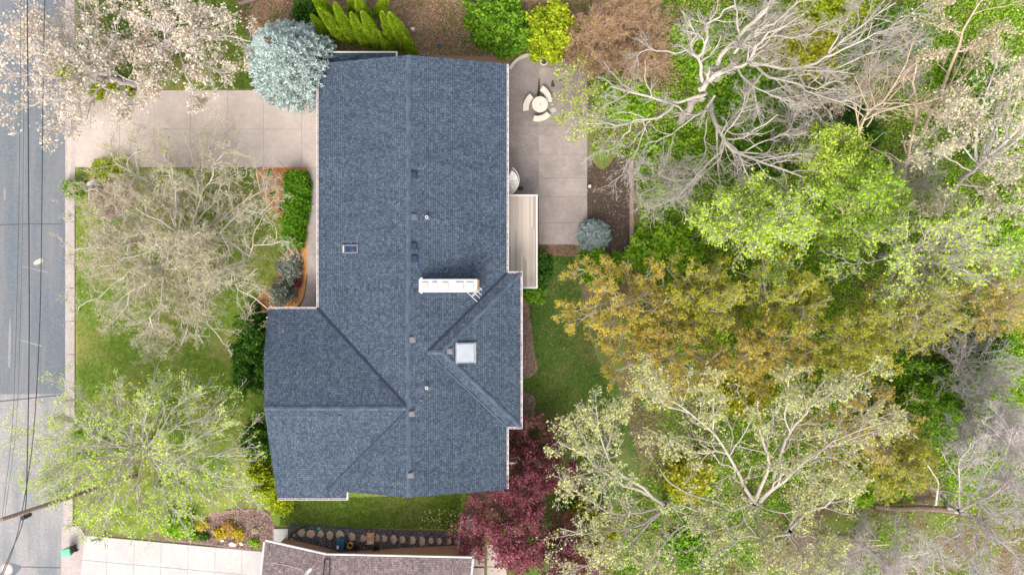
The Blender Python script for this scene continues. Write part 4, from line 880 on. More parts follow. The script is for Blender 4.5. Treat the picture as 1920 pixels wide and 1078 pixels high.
# utility pole, wires, stay guards
pt, pb = W(2, 974, 12.0), W(262, 893, 0.0); pb = A(-26.6, -13.3, 0)
pole = thing('utility_pole', 'brown wooden utility pole leaning over the road with white insulator', 'utility pole', tuple(pb))
mb = MB(); mb.tube([pb, pt * 0.5 + pb * 0.5, pt], [0.17, 0.145, 0.11], 12); mb.build('shaft', 'old_timber', pole)
mb = MB(); tp = pt + A(-0.1, 0.0, 0.1)
for i, r in enumerate((0.34, 0.27, 0.20)):
    mb.tube([tp + A(r * math.cos(q_) * 1.25 - 0.25, r * 0.55 * math.sin(q_), 0.05 + 0.03 * i) for q_ in np.linspace(0.4, 5.9, 18)], 0.022, 5)
mb.build('cable_coil', 'white_cap', pole)
tr = W(44, 970, 9.6); mb = MB(); mb.cyl(tr, 0.13, 9.0, 9.7, 12); mb.tube([tr, pb * 0.2 + pt * 0.8], 0.03, 5); mb.build('junction_box', 'black_metal', pole)
def wire(name, label, pix, r=0.02, dash=False):
    P = catmull([W(*p) for p in pix], 40); mb = MB(); mb.tube(P, r, 5); c = P[20]
    o = mb.build(name, 'black_metal', loc=tuple(c)); tag(o, label, 'wire'); return o
w1 = wire('overhead_wire', 'thick dark wire over the road, nearest the middle of the road', [(50, -60, 9.6), (52, 130, 9.3), (54, 420, 9.1), (54.5, 640, 9.1), (51, 860, 9.3), (45, 968, 9.6), (18, 1040, 9.4), (-8, 1100, 9.3)], 0.03)
w2 = wire('overhead_wire', 'thinner dark wire over the road, nearest the kerb', [(86, -60, 8.8), (81, 130, 8.6), (78, 420, 8.4), (74, 620, 8.4), (62, 820, 8.6), (41, 960, 8.9), (24, 1030, 8.8), (0, 1090, 8.7)], 0.024)
w3 = wire('overhead_wire', 'faint thin wire left of the thick one along the road', [(40, -60, 10.5), (37, 250, 10.2), (35, 420, 10.1), (30, 620, 10.1), (23, 800, 10.3), (4, 970, 10.8)], 0.010)
w4 = wire('overhead_wire', 'faintest thin wire close to the middle of the road', [(46, -60, 10.5), (44, 250, 10.2), (42, 420, 10.1), (37, 640, 10.1), (30, 800, 10.3), (8, 972, 10.8)], 0.008)
def guard(name, label, p, q):
    p, q = W(*p), W(*q); mb = MB(); mb.tube([p, q], 0.045, 8); tag(mb.build(name, 'yellow_plastic', loc=tuple(q)), label, 'guard')
guard('guy_wire_guard', 'yellow guy wire guard among the pink blossom at upper left', (181, 90, 2.3), (212, 104, 0.0))
guard('guy_wire_guard', 'yellow guy wire guard below the lime tree at lower left', (198, 922, 2.3), (230, 915, 0.0))
# rocks in the front bed and at the top
stone('boulder', 'large pale flat rock under the yellow shrubs', 'rock', [(428, 1016), (436, 1012), (447, 1017), (447, 1022), (438, 1024), (430, 1022)], 0.25, 'pale_rock', group='rocks in the brown mulch', inset=0.15)
stone('boulder', 'small pale rock to the right of the large flat rock', 'rock', [(449, 1015), (452, 1013), (459, 1018), (457, 1022), (451, 1021)], 0.2, 'pale_rock', group='rocks in the brown mulch', inset=0.15)
stone('boulder', 'small white rock at the foot of the left yellow shrub', 'rock', [(413, 1010), (421, 1008), (424, 1012), (419, 1015), (414, 1013)], 0.2, 'white_cap', group='rocks in the brown mulch', inset=0.15)
stone('boulder', 'pale square rock at the top edge near the dark log bed', 'rock', [(893, -4), (910, -2), (911, 8), (894, 10)], 0.3, 'kerb_concrete', group='rocks above the green shrub', inset=0.1)
stone('boulder', 'narrow pale rock left of the square rock at the top edge', 'rock', [(884, -3), (890, -3), (891, 4), (885, 4)], 0.3, 'kerb_concrete', group='rocks above the green shrub', inset=0.1)
stone('boulder', 'small grey rock lying in leaves right of the last arborvitae', 'rock', [(770, 54), (776, 52), (780, 57), (775, 61), (770, 59)], 0.25, 'pale_rock', inset=0.15)
stone('drain_lid', 'small dark blue lid lying in leaf litter north of the roof', 'lid', [(817, 84), (823, 82), (827, 85), (826, 90), (820, 91)], 0.1, 'bin_teal', inset=0.05)

# ------------------------------------------------------------------ conifers and clipped shrubs
def spruce(seed, name, label, x, y, h, r, leaf, ntuft, nblade, tl, zb=0.0, dome=1.0, cat='tree'):
    rng = np.random.default_rng(seed); t = thing(name, label, cat, (x, y, zb))
    mb = MB(); mb.tube([(x, y, zb), (x, y, zb + h * 0.5), (x, y, zb + h * 0.97)], [0.16 * h / 7, 0.1 * h / 7, 0.02], 8); mb.build('trunk', 'bark_brown', t)
    # boughs: each a short ridge of tufts on a bulging cone
    kk = 22 if r > 2 else 12; nb = ntuft // kk
    u = rng.uniform(0, 1, nb) ** 0.75; az = rng.uniform(0, 6.283, nb); zz = zb + h * (0.97 - 0.92 * u)
    rr_ = r * np.sin(np.clip(u, 0, 1) * 1.62) ** (0.72 * dome) * rng.uniform(0.84, 1.04, nb)
    k_ = kk; f = np.tile(np.linspace(0.45, 1.0, k_), (nb, 1)); side = rng.normal(size=(nb, k_)) * 0.08 * r * (1.2 - f)
    R_ = rr_[:, None] * f; ca, sa = np.cos(az)[:, None], np.sin(az)[:, None]
    X = x + R_ * ca - side * sa; Y = y + R_ * sa + side * ca
    Z = zz[:, None] + (1 - f) * 0.30 * h * 0.4 + rng.normal(size=(nb, k_)) * 0.05 - 0.1 * f ** 2 + (f > 0.9) * 0.08
    C = np.stack([X, Y, Z], -1).reshape(-1, 3)
    out = np.stack([np.broadcast_to(ca, X.shape), np.broadcast_to(sa, X.shape), np.full(X.shape, 0.55)], -1).reshape(-1, 3)
    N = len(C); d = unit(np.repeat(out, nblade, 0) * 0.75 + rng.normal(size=(N * nblade, 3)) * 0.75)
    c = np.repeat(C, nblade, 0); s = unit(np.cross(d, rng.normal(size=d.shape))); L = tl * rng.uniform(0.7, 1.3, (len(c), 1)); w = L * 0.17
    V = np.stack([c - s * w * 0.5, c + d * L * 0.5 - s * w, c + d * L, c + d * L * 0.5 + s * w], 1).reshape(-1, 3)
    link('crown', np_mesh('crown', V, np.arange(len(V)).reshape(-1, 4)), leaf, t)
    # the brown twiggy core of the boughs
    P = np.stack([np.stack([np.full(nb, x), np.full(nb, y), zz + 0.12 * h * (1 - u)], -1), np.stack([x + rr_ * 0.5 * np.cos(az), y + rr_ * 0.5 * np.sin(az), zz + 0.05 * h], -1), np.stack([x + rr_ * 0.92 * np.cos(az), y + rr_ * 0.92 * np.sin(az), zz], -1)], 1)
    V, Q = tubes(P, np.tile(np.array((0.05, 0.035, 0.012)) * h / 7, (nb, 1)), 4); link('boughs', np_mesh('boughs', V, Q), 'bark_brown', t)
    return t
c = W(538, 113, 3.4); spruce(11, 'blue_spruce', 'big pale blue spruce overhanging the driveway and the roof corner', c[0], c[1], 7.4, 3.12, 'leaf_spruce', 9000, 9, 0.20)
c = W(1115, 441, -1.4); spruce(12, 'globe_spruce', 'small round blue spruce at the corner of the patio', c[0], c[1], 1.75, 1.22, 'leaf_spruce_small', 3600, 8, 0.13, -DROP, 0.7, 'shrub')
ARB = [((595, 115), (720, 300), 3.6, 0.33, 'slim arborvitae nearest the blue spruce'), ((650, 70), (840, 280), 5.4, 0.46, 'tall arborvitae second from the blue spruce in the front row'),
       ((600, -60), (745, 160), 5.4, 0.46, 'arborvitae reaching past the top edge above the blue spruce'), ((762, 30), (895, 300), 5.4, 0.40, 'narrow arborvitae third from the blue spruce in the front row'),
       ((880, 100), (995, 330), 4.6, 0.37, 'narrow arborvitae left of the fat middle one'), ((915, -30), (1010, 190), 5.6, 0.44, 'arborvitae at the top edge behind the middle of the row'),
       ((960, 92), (1085, 335), 4.8, 0.46, 'fat arborvitae in the middle of the front row'), ((1100, 95), (1205, 330), 4.6, 0.42, 'arborvitae just right of the bare gap in the row'),
       ((1155, 98), (1290, 350), 5.0, 0.48, 'fat arborvitae second from the right end of the row'), ((1100, 285), (1175, 385), 2.2, 0.40, 'short arborvitae stub below the gap in the row'),
       ((1268, 275), (1330, 390), 2.6, 0.36, 'short arborvitae at the right end of the row'), ((1140, -20), (1075, 100), 4.2, 0.36, 'arborvitae leaning right at the top edge beyond the gap'),
       ((870, 10), (900, 110), 3.2, 0.34, 'small arborvitae hidden behind the third one of the row')]
def arborvitae(seed, tip, foot, h, r, label):
    rng = np.random.default_rng(seed); tp = np.array((430 + tip[0] / 3.849, tip[1] / 3.849)); ft = np.array((430 + foot[0] / 3.849, foot[1] / 3.849))
    g = G(*ft); top = W(tp[0], tp[1], g[2] + h); t = thing('arborvitae', label, 'shrub', tuple(g), 'arborvitae row behind the house')
    mb = MB(); mb.tube([g, (g + top) / 2, top], [0.07, 0.05, 0.01], 6); mb.build('trunk', 'bark_brown', t)
    n = int(9000 * h / 5 * r / 0.42); u = rng.uniform(0, 1, n); az = rng.uniform(0, 6.283, n)
    prof = np.minimum(1, (1 - u) ** 0.62 * 1.25) * np.minimum(1, 0.55 + u * 2)
    lob = 1 + 0.10 * np.sin(az * 5 + u * 9 + seed) + 0.07 * np.sin(az * 9 - u * 23)
    q = r * prof * lob * rng.uniform(0.78, 1.06, n)
    ax = g[None] * (1 - u[:, None]) + top[None] * u[:, None]
    C = ax + np.stack([q * np.cos(az), q * np.sin(az), rng.normal(size=n) * 0.03], -1)
    out = np.stack([np.cos(az), np.sin(az), np.full(n, 1.1)], -1)
    d = unit(out + rng.normal(size=(n, 3)) * 0.35); s = unit(np.cross(d, rng.normal(size=(n, 3)))); L = 0.13 * rng.uniform(0.7, 1.3, (n, 1)); w = L * 0.34
    V = np.stack([C - d * L * 0.4, C - s * w, C + d * L, C + s * w], 1).reshape(-1, 3)
    link('crown', np_mesh('crown', V, np.arange(len(V)).reshape(-1, 4)), 'leaf_arbor', t)
for i, (a, b, h, r, lb) in enumerate(ARB): arborvitae(30 + i, a, b, h, r, lb)
def hedge():
    rng = np.random.default_rng(5); g = G(556, 390); t = thing('hedge', 'bright green clipped hedge between the orange mulch and the walkway', 'hedge', tuple(g))
    spine = catmull([G(559, 328), G(560, 360), G(558, 395), G(554, 430), G(553, 462)], 60); n = 26000
    k_ = rng.integers(0, 60, n); a = rng.uniform(0, 3.1416, n); rw = np.interp(k_, [0, 8, 25, 40, 59], [0.6, 0.82, 0.8, 0.68, 0.6])
    lump = 1 + 0.12 * np.sin(k_ * 0.55) * np.sin(a * 3) + 0.07 * np.sin(k_ * 1.3 + a * 5)
    q = rng.uniform(0.75, 1.05, n) * lump
    C = spine[k_] + rng.normal(size=(n, 3)) * 0.1; C[:, 0] += np.cos(a) * rw * q; C[:, 2] = np.sin(a) * 1.15 * q + 0.05
    V, Q = leafquads(rng, C, 0.085, 0.45, 0.7); link('crown', np_mesh('crown', V, Q), 'leaf_hedge', t)
    L = []
    for i in range(40):
        b = spine[int(i * 1.5)] * A(1, 1, 0) + A(*rng.normal(size=2) * 0.1, 0); L.append(([b, b + A(*rng.normal(size=2) * 0.2, 0.5), b + A(*rng.normal(size=2) * 0.4, 1.0)], 0.025, 0.01))
    P, R = limb_arrays(L, 5); V, Q = tubes(P, R, 4); link('stems', np_mesh('stems', V, Q), 'bark_brown', t)
leafmat('leaf_hedge', [(0.07, 0.19, 0.012), (0.13, 0.30, 0.018), (0.19, 0.38, 0.03), (0.10, 0.25, 0.015)], 0.3)
hedge()
SH = shrub
SH(51, 'shrub', 'grey green shrub between the hedge end and the walkway', 'shrub', (541, 502), (26, 32), 1.0, 'leaf_greyleaf', 6000, 0.09, group='grey shrubs in the planting bed')
SH(52, 'shrub', 'grey green shrub touching the west wing eave', 'shrub', (529, 552), (25, 27), 1.0, 'leaf_greyleaf', 5500, 0.09, group='grey shrubs in the planting bed')
SH(53, 'shrub', 'dark brown twiggy shrub wedged between the two grey shrubs', 'shrub', (556, 527), (12, 14), 0.7, 'leaf_crimson', 900, 0.06)
SH(54, 'yew', 'large dark green yew against the west wing wall', 'shrub', (468, 660), (36, 92), 2.2, 'leaf_dark', 26000, 0.10, nl=30, lump=0.3)
SH(55, 'yew', 'dark green yew at the south west corner below the large one', 'shrub', (482, 830), (30, 48), 1.7, 'leaf_dark', 12000, 0.10, nl=20, lump=0.34)
SH(56, 'shrub', 'golden green feathery shrub by the lower corner of the wing', 'shrub', (497, 905), (40, 46), 1.5, 'leaf_golden', 13000, 0.11, nl=18, lump=0.36, aspect=0.35)
SH(57, 'shrub', 'small golden shrub poking out below the south eave corner', 'shrub', (527, 946), (22, 20), 0.9, 'leaf_golden', 4500, 0.10, aspect=0.35)
for i, (p, r, lf, lb) in enumerate((((376, 983), (13, 11), 'yellow', 'yellow shrub at the left end of the brown mulch'), ((415, 1000), (14, 11), 'yellow', 'yellow shrub right above the small white rock'), ((432, 986), (13, 11), 'orange', 'orange tinted shrub behind the two yellow ones'), ((447, 1001), (12, 15), 'yellow', 'yellow shrub above the large flat rock'))):
    SH(60 + i, 'shrub', lb, 'shrub', p, r, 0.5, 'leaf_' + lf, 1100, 0.07, group='small bright shrubs in the brown mulch', stems=6)
SH(64, 'grass_clump', 'dark green rounded clump in the mulch near the driveway', 'plant', (364, 1004), (9, 9), 0.35, 'leaf_green', 700, 0.07, stems=5)
SH(65, 'grass_clump', 'dull green clump right of the dark green one', 'plant', (384, 1005), (9, 8), 0.3, 'leaf_dark', 600, 0.07, stems=5)
SH(66, 'grass_clump', 'bright green clump beside the neighbour roof corner', 'plant', (476, 1018), (9, 8), 0.35, 'leaf_fresh', 700, 0.07, stems=5)
SH(67, 'flower_clump', 'cream flowered clump in the brown mulch', 'plant', (479, 994), (8, 8), 0.25, 'leaf_blossom_white', 400, 0.05, stems=5)
for i, (p, lb) in enumerate((((504, 325), 'tiny green plant at the top of the orange mulch'), ((495, 346), 'largest green plant on the left of the orange mulch'), ((511, 365), 'tiny green plant in the middle of the orange mulch'), ((529, 388), 'dull green plant at the lower tip of the orange mulch'))):
    SH(70 + i, 'plant', lb, 'plant', p, ((5, 5), (7, 7), (4, 4), (7, 8))[i], 0.3, 'leaf_green' if i < 3 else 'leaf_dark', 300, 0.06, group='young plants in the orange mulch', stems=4)
SH(74, 'boxwood', 'rounded green shrub at the lower driveway corner above the mailbox', 'shrub', (208, 318), (42, 26), 1.0, 'leaf_golden', 9000, 0.08, nl=16)
SH(75, 'boxwood', 'green shrub beside the kerb left of the mailbox', 'shrub', (140, 352), (22, 20), 0.9, 'leaf_green', 4500, 0.08)
SH(76, 'boxwood', 'green shrub under blossom at the upper driveway edge', 'shrub', (203, 165), (52, 20), 1.0, 'leaf_golden', 8000, 0.08)
SH(77, 'boxwood', 'green shrub under blossom beside the kerb', 'shrub', (118, 115), (22, 36), 1.0, 'leaf_golden', 7000, 0.08)
SH(78, 'shrub', 'leafy green shrub beneath the lime leaved tree by the mulch', 'shrub', (335, 985), (28, 22), 1.2, 'leaf_fresh', 3500, 0.11)
SH(79, 'shrub', 'deep green shrub under the lime leaved tree near its trunk', 'shrub', (318, 912), (34, 22), 1.0, 'leaf_green', 4500, 0.10)
SH(80, 'shrub', 'green shrub under the lime leaved tree near the kerb', 'shrub', (160, 840), (40, 40), 1.1, 'leaf_fresh', 5000, 0.11)
SH(81, 'shrub', 'large bright green shrub above the north east roof corner', 'shrub', (938, 45), (66, 62), 2.4, 'leaf_green', 24000, 0.12, nl=26, lump=0.36)
SH(82, 'shrub', 'yellow green shrub overhanging the top of the patio', 'shrub', (1040, 62), (54, 56), 2.8, 'leaf_golden', 15000, 0.13, nl=26, lump=0.36)
SH(83, 'juniper', 'feathery bright green juniper below the small blue spruce', 'shrub', (1130, 502), (46, 40), 1.1, 'leaf_green', 9000, 0.13, nl=18, aspect=0.3, upb=1.2)
SH(84, 'shrub', 'dark green shrub along the deck edge', 'shrub', (1014, 508), (22, 38), 0.9, 'leaf_dark', 6000, 0.10)
SH(85, 'shrub', 'green shrub below the deck corner by the east wing', 'shrub', (1000, 552), (24, 18), 0.8, 'leaf_green', 4500, 0.10)
SH(86, 'shrub', 'dark green mound in leaves behind the blue spruce', 'shrub', (575, 22), (26, 20), 1.2, 'leaf_dark', 6000, 0.10)
TWB = [G1(12, length=-0.5, ang=(0.3, 1.1), wander=0.22), G1(7, length=-0.55, wander=0.25), G1(4, length=0.5, segs=4, wander=0.3)]
for i, (p, r, lb) in enumerate((((1180, 40), (75, 65), 'large russet bare bush at the top edge right of the patio'), ((1118, 75), (50, 60), 'russet bare bush beside the yellow green patio shrub'), ((1205, 110), (50, 45), 'lower russet bare bush under the hooked pale limb'))):
    auto_tree(871 + i, 'twiggy_bush', lb, 'bush', p, r, 2.2, -1.2, 18, 0.05, 0.3, 'bark_russet', 'leaf_amber', TWB, dict(on=[(3, 0.05, 0.06)], size=0.06, skip=0), 'russet bare bushes above the patio')
WS = [((1250, 300), (70, 70), 1.2, 'fresh'), ((1180, 170), (60, 60), 1.6, 'fresh'), ((1300, 90), (60, 70), 1.2, 'fresh'), ((1420, 210), (90, 80), 1.2, 'green'), ((1500, 90), (80, 60), 1.8, 'olive'), ((1430, 310), (70, 50), 1.6, 'green'),
      ((1600, 250), (60, 60), 1.5, 'dark'), ((1560, 30), (90, 40), 2.0, 'golden'), ((1690, 60), (50, 50), 1.4, 'green'), ((1250, 470), (75, 65), 2.0, 'fresh'), ((1830, 200), (80, 110), 1.5, 'green'), ((1760, 730), (90, 80), 2.2, 'green'),
      ((1830, 640), (60, 60), 1.8, 'dark'), ((1400, 740), (60, 50), 1.5, 'olive'), ((1290, 890), (50, 55), 1.6, 'olive'), ((1290, 1020), (60, 50), 0.6, 'green'), ((1620, 905), (80, 40), 0.9, 'fresh'), ((1880, 420), (50, 60), 1.5, 'fresh'),
      ((1660, 820), (70, 50), 2.2, 'olive'), ((1100, 1000), (60, 60), 1.0, 'olive')]
WL = ['bright green thicket shrub right of the soil bed under bare limbs', 'fresh green shrub against the right edge of the patio', 'bright green thicket under the hooked bare limb', 'deep green thicket under the crown of the bare tree', 'olive shrub among bare twigs right of the bare tree',
      'deep green shrub between the fallen limb and the lime tree', 'dark shrub under the leaning bare trunk', 'yellow green shrub at the top edge behind bare twigs', 'green shrub at the top edge by the forked trunk', 'fresh green shrub between the juniper and the lime tree',
      'green thicket under the white blossom tree', 'leafy green thicket left of the grey bare tree', 'dark green thicket right of the olive trees', 'olive shrub above the fork of the pale budding tree', 'olive yellow shrub in the gap left of the pale budding trunk',
      'low green patch shrub under the lower pale branches', 'low bright green shrub beside the fallen log', 'fresh green shrub at the right edge below the blossom', 'olive shrub above the fallen log', 'olive shrub below the crimson tree']
for i, ((p, r, h, lf), lb) in enumerate(zip(WS, WL)):
    SH(100 + i, 'shrub', lb, 'shrub', p, r, h, 'leaf_' + lf, int(r[0] * r[1] * 2.3), 0.13, nl=22, lump=0.3, stems=24, bark='bark_grey', group='undergrowth shrubs in the woodland')

# ------------------------------------------------------------------ street side trees
FINE = [G1(12, length=-0.45), G1(7, length=-0.5, tr=(0.15, 1)), G1(5, length=0.55, tr=(0.1, 1), segs=4, wander=0.28)]
auto_tree(201, 'blossom_tree', 'pink and cream blossom tree overhanging the road at upper left', 'tree', (105, 120), (150, 150), 9.5, 4.0, 13, 0.20, 2.2, 'bark_lilac', 'leaf_blossom',
          [G1(10, length=-0.45), G1(6, length=-0.5, tr=(0.15, 1)), G1(4, length=0.5, tr=(0.1, 1), segs=3, wander=0.25)], dict(on=[(3, 0.75, 0.12)], size=0.08, aspect=0.7, upb=1.0), 'blossoming trees by the driveway', foot=(262, 158))
auto_tree(202, 'blossom_tree', 'cream blossom tree between the upper driveway and the blue spruce', 'tree', (330, 68), (135, 105), 7.5, 3.0, 12, 0.17, 1.8, 'bark_lilac', 'leaf_blossom',
          [G1(10, length=-0.45), G1(6, length=-0.5, tr=(0.15, 1)), G1(4, length=0.45, tr=(0.1, 1), segs=3, wander=0.25)], dict(on=[(3, 0.75, 0.12)], size=0.08, aspect=0.7, upb=1.0), 'blossoming trees by the driveway', foot=(322, 92))
auto_tree(203, 'budding_tree', 'wide bare lawn tree with tiny yellow buds facing the long roof slope', 'tree', (310, 455), (232, 222), 7.5, 2.2, 30, 0.18, 1.9, 'bark_bud', 'leaf_bud',
          [G1(17, length=-0.34, ang=(0.5, 1.3), wander=0.34), G1(8, length=-0.48, ang=(0.5, 1.3), tr=(0.1, 1), wander=0.4, rmin=0.009), G1(6, length=0.42, tr=(0.1, 1), segs=4, wander=0.42, rmin=0.0075)], dict(wob=0.22, on=[(3, 0.22, 0.04)], size=0.045, aspect=0.6, upb=0.6), foot=(382, 449))
auto_tree(204, 'lime_leaved_tree', 'grey twigged tree with sparse lime leaves between the road and west wing', 'tree', (238, 858), (225, 150), 8.5, 2.5, 26, 0.19, 1.6, 'bark_lilac', 'leaf_lime',
          [G1(13, length=-0.5, ang=(0.25, 0.7), wander=0.13), G1(7, length=-0.5, tr=(0.1, 1), ang=(0.2, 0.6), wander=0.14), G1(3, length=0.5, tr=(0.2, 1), segs=3, ang=(0.2, 0.7))], dict(on=[(3, 0.75, 0.12)], size=0.062, upb=1.0), foot=(282, 828))
# crimson trees
for sd_, p, r, lb, lf in ((205, (985, 885), (88, 85), 'dark crimson tree beside the south east roof corner', 'crimson'), (206, (955, 1000), (95, 75), 'pinkish crimson tree over the paving at the bottom', 'pinkred'), (207, (1060, 1050), (70, 50), 'dull crimson tree at the bottom edge beside the pale branches', 'crimson')):
    auto_tree(sd_, 'crimson_tree', lb, 'tree', p, r, 2.6, 0.0, 12, 0.10, 0.7, 'bark_maroon', 'leaf_' + lf, [G1(12, length=-0.5), G1(6, length=-0.5), G1(4, length=0.4, segs=3)], dict(on=[(3, 1.0 if sd_ != 207 else .6, 0.12)], size=0.085, upb=0.8), 'crimson leaved trees')

# ------------------------------------------------------------------ woodland: traced bare tree at the top
def zseq(pts, z0, z1):
    n = len(pts); return [(x, y, z0 + (z1 - z0) * i / (n - 1)) for i, (x, y) in enumerate(pts)]
BARE = [(['foot', W(1300, 195, 1.5), W(1322, 178, 3.5)], 0.34, 0.27),
    (zseq([(1312, 168), (1340, 145), (1373, 126)], 3.5, 5), 0.25, 0.19),
    (zseq([(1322, 178), (1291, 184), (1254, 193), (1221, 182), (1180, 174), (1150, 163), (1139, 170), (1137, 182)], 3.4, 5.5), 0.15, 0.03),
    (zseq([(1340, 180), (1325, 203), (1303, 217), (1275, 204), (1254, 194)], 3.4, 4.2), 0.11, 0.05),
    (zseq([(1262, 198), (1236, 219), (1206, 223), (1170, 234), (1130, 233), (1098, 232)], 4.0, 5.5), 0.12, 0.025),
    (zseq([(1183, 232), (1170, 255), (1154, 273), (1125, 285), (1096, 300)], 4.8, 5.2), 0.08, 0.02),
    (zseq([(1205, 224), (1209, 245), (1190, 290), (1165, 325), (1140, 350)], 4.6, 5.0), 0.06, 0.015),
    (zseq([(1303, 217), (1270, 245), (1240, 258), (1210, 280), (1195, 320)], 4.0, 5.5), 0.07, 0.02),
    (zseq([(1318, 155), (1314, 130), (1310, 105), (1295, 90), (1303, 65), (1292, 45), (1280, 22)], 3.6, 7.5), 0.16, 0.04),
    (zseq([(1310, 106), (1322, 88), (1329, 60), (1328, 45), (1350, 32), (1377, 11)], 5.5, 8), 0.13, 0.05),
    (zseq([(1295, 92), (1275, 102), (1250, 95), (1225, 90), (1203, 100), (1190, 130), (1188, 150)], 6, 7), 0.07, 0.015),
    (zseq([(1345, 122), (1370, 85), (1395, 58), (1425, 28), (1460, -8)], 4, 9), 0.20, 0.12),
    (zseq([(1373, 126), (1400, 118), (1420, 92), (1435, 72), (1470, 50), (1510, 25)], 5, 9), 0.16, 0.04),
    (zseq([(1377, 100), (1395, 75), (1430, 55), (1460, 38), (1500, 2)], 5.5, 9.5), 0.12, 0.04),
    (zseq([(1406, 122), (1428, 135), (1451, 148), (1500, 160), (1535, 165), (1570, 150)], 5, 9), 0.13, 0.03),
    (zseq([(1384, 130), (1399, 152), (1420, 165), (1436, 171), (1473, 189), (1510, 195)], 5, 8.5), 0.11, 0.025),
    (zseq([(1410, 118), (1450, 128), (1500, 128), (1545, 108), (1580, 75), (1625, 40), (1680, 5)], 5.2, 10), 0.15, 0.04),
    (zseq([(1545, 108), (1585, 92), (1630, 72), (1675, 48), (1730, 8)], 8, 10.5), 0.09, 0.025),
    (zseq([(1553, 100), (1575, 60), (1590, 30), (1598, 0)], 8, 10.5), 0.07, 0.02),
    (zseq([(1570, 128), (1620, 105), (1670, 90), (1725, 78)], 7, 9.5), 0.07, 0.02),
    (zseq([(1500, 160), (1540, 180), (1590, 195), (1640, 205)], 6, 8), 0.07, 0.02),
    (zseq([(1435, 72), (1460, 65), (1490, 72), (1530, 55), (1560, 40)], 7, 9.5), 0.07, 0.02),
    (zseq([(1405, 118), (1425, 98), (1455, 100), (1485, 112)], 6, 8), 0.07, 0.02),
    (zseq([(1369, 240), (1385, 215), (1395, 195), (1393, 172), (1402, 168)], 4, 6), 0.05, 0.02)]
TW = [G1(13, length=-0.40, ang=(0.3, 0.85), wander=0.2, up=0.0), G1(6, length=-0.5, tr=(0.15, 1), ang=(0.3, 0.9), wander=0.22, up=0.0, rmin=0.011), G1(3, length=0.4, tr=(0.1, 1), segs=3, wander=0.25, rmin=0.008)]
t = traced_tree(301, 'bare_tree', 'huge bare tree with pale twisting limbs beyond the patio', 'tree', (1272, 230), BARE, 'bark_pale', None, TW, dict(wob=0.07, skip=1))
LEAN = [(['foot', W(1338, 222, 0.3), W(1352, 256, 1.6), W(1365, 278, 2.2), (1399, 293, 2.6), (1451, 315, 3.2), (1505, 334, 3.8)], 0.22, 0.06)]
LEAN = [([G(1325, 195) + A(0, 0, 1), W(1338, 222, 0.6), W(1352, 256, 1.6), W(1368, 278, 2.2), W(1399, 293, 2.6), W(1451, 315, 3.2), W(1510, 334, 3.8)], 0.22, 0.06),
    (zseq([(1356, 262), (1350, 285), (1335, 300), (1303, 334), (1265, 371), (1215, 393)], 1.8, 3.5), 0.11, 0.02),
    (zseq([(1358, 268), (1352, 295), (1325, 318), (1290, 345), (1250, 360), (1180, 400)], 1.9, 3), 0.07, 0.015),
    (zseq([(1352, 255), (1362, 235), (1375, 218), (1392, 200)], 1.8, 4), 0.06, 0.02),
    (zseq([(1355, 262), (1368, 240), (1400, 225), (1410, 205)], 1.8, 4), 0.05, 0.02),
    (zseq([(1390, 290), (1420, 270), (1455, 258), (1480, 245), (1505, 240)], 2.5, 4.5), 0.07, 0.02),
    (zseq([(1440, 311), (1470, 300), (1500, 285), (1520, 290)], 3, 4.5), 0.05, 0.02),
    (zseq([(1355, 262), (1370, 300), (1388, 320), (1392, 332)], 1.8, 3), 0.04, 0.015),
    (zseq([(1325, 225), (1322, 260), (1322, 290), (1300, 320), (1275, 340), (1240, 330)], 0.5, 2.5), 0.07, 0.02)]
traced_tree(302, 'leaning_tree', 'leaning bare tree just below the huge pale limbed one', 'tree', (1325, 195), LEAN, 'bark_pale', None, TW, dict(wob=0.05))
def small_bare(seed, name, label, foot, limbs, bark, leaf=None, lv=TW, leaves=None): return traced_tree(seed, name, label, 'tree', foot, limbs, bark, leaf, lv, leaves or dict(wob=0.04))
small_bare(303, 'bare_tree', 'slim forked bare tree rising right of the huge bare one', (1580, 335), [
    (['foot', W(1592, 315, 0.5), W(1608, 270, 3), W(1619, 219, 5), W(1656, 188, 6.5), W(1690, 135, 8), W(1713, 74, 9.5)], 0.17, 0.03),
    (zseq([(1656, 193), (1690, 195), (1725, 199), (1755, 210)], 6.3, 7.5), 0.06, 0.02), (zseq([(1625, 238), (1650, 205), (1690, 160), (1700, 115)], 4.5, 8.5), 0.07, 0.02),
    (zseq([(1619, 219), (1605, 205), (1575, 195), (1530, 193)], 5, 7), 0.06, 0.02), (zseq([(1640, 200), (1630, 150), (1635, 110)], 6, 9), 0.04, 0.015)], 'bark_tan')
small_bare(304, 'dead_tree', 'straight dead trunk with hardly a branch left of the blossom', (1688, 360), [
    (['foot', W(1694, 338, -0.5), W(1704, 282, 2), W(1719, 208, 5), W(1714, 150, 7), W(1719, 119, 8)], 0.15, 0.06), (zseq([(1719, 208), (1740, 180), (1770, 165)], 5, 6.5), 0.04, 0.015)], 'bark_tan', lv=[G1(5, length=-0.2), G1(4, length=0.4)])
blob_c = lambda q: True
WB = [(['foot', W(1730, 245, 1.5), W(1745, 215, 3), W(1767, 178, 5), W(1775, 137, 6.5), W(1797, 96, 8), W(1802, 63, 9), W(1815, 37, 9.7), W(1838, 3, 10.5)], 0.19, 0.05),
    (zseq([(1797, 96), (1820, 88), (1850, 72), (1880, 50)], 8, 9.5), 0.09, 0.02), (zseq([(1770, 172), (1800, 150), (1830, 120), (1855, 80)], 5, 8.5), 0.09, 0.02), (zseq([(1800, 63), (1780, 50), (1762, 25), (1765, 0)], 9, 10.5), 0.05, 0.015),
    (zseq([(1775, 137), (1760, 120), (1740, 100)], 6.5, 8), 0.04, 0.015)]
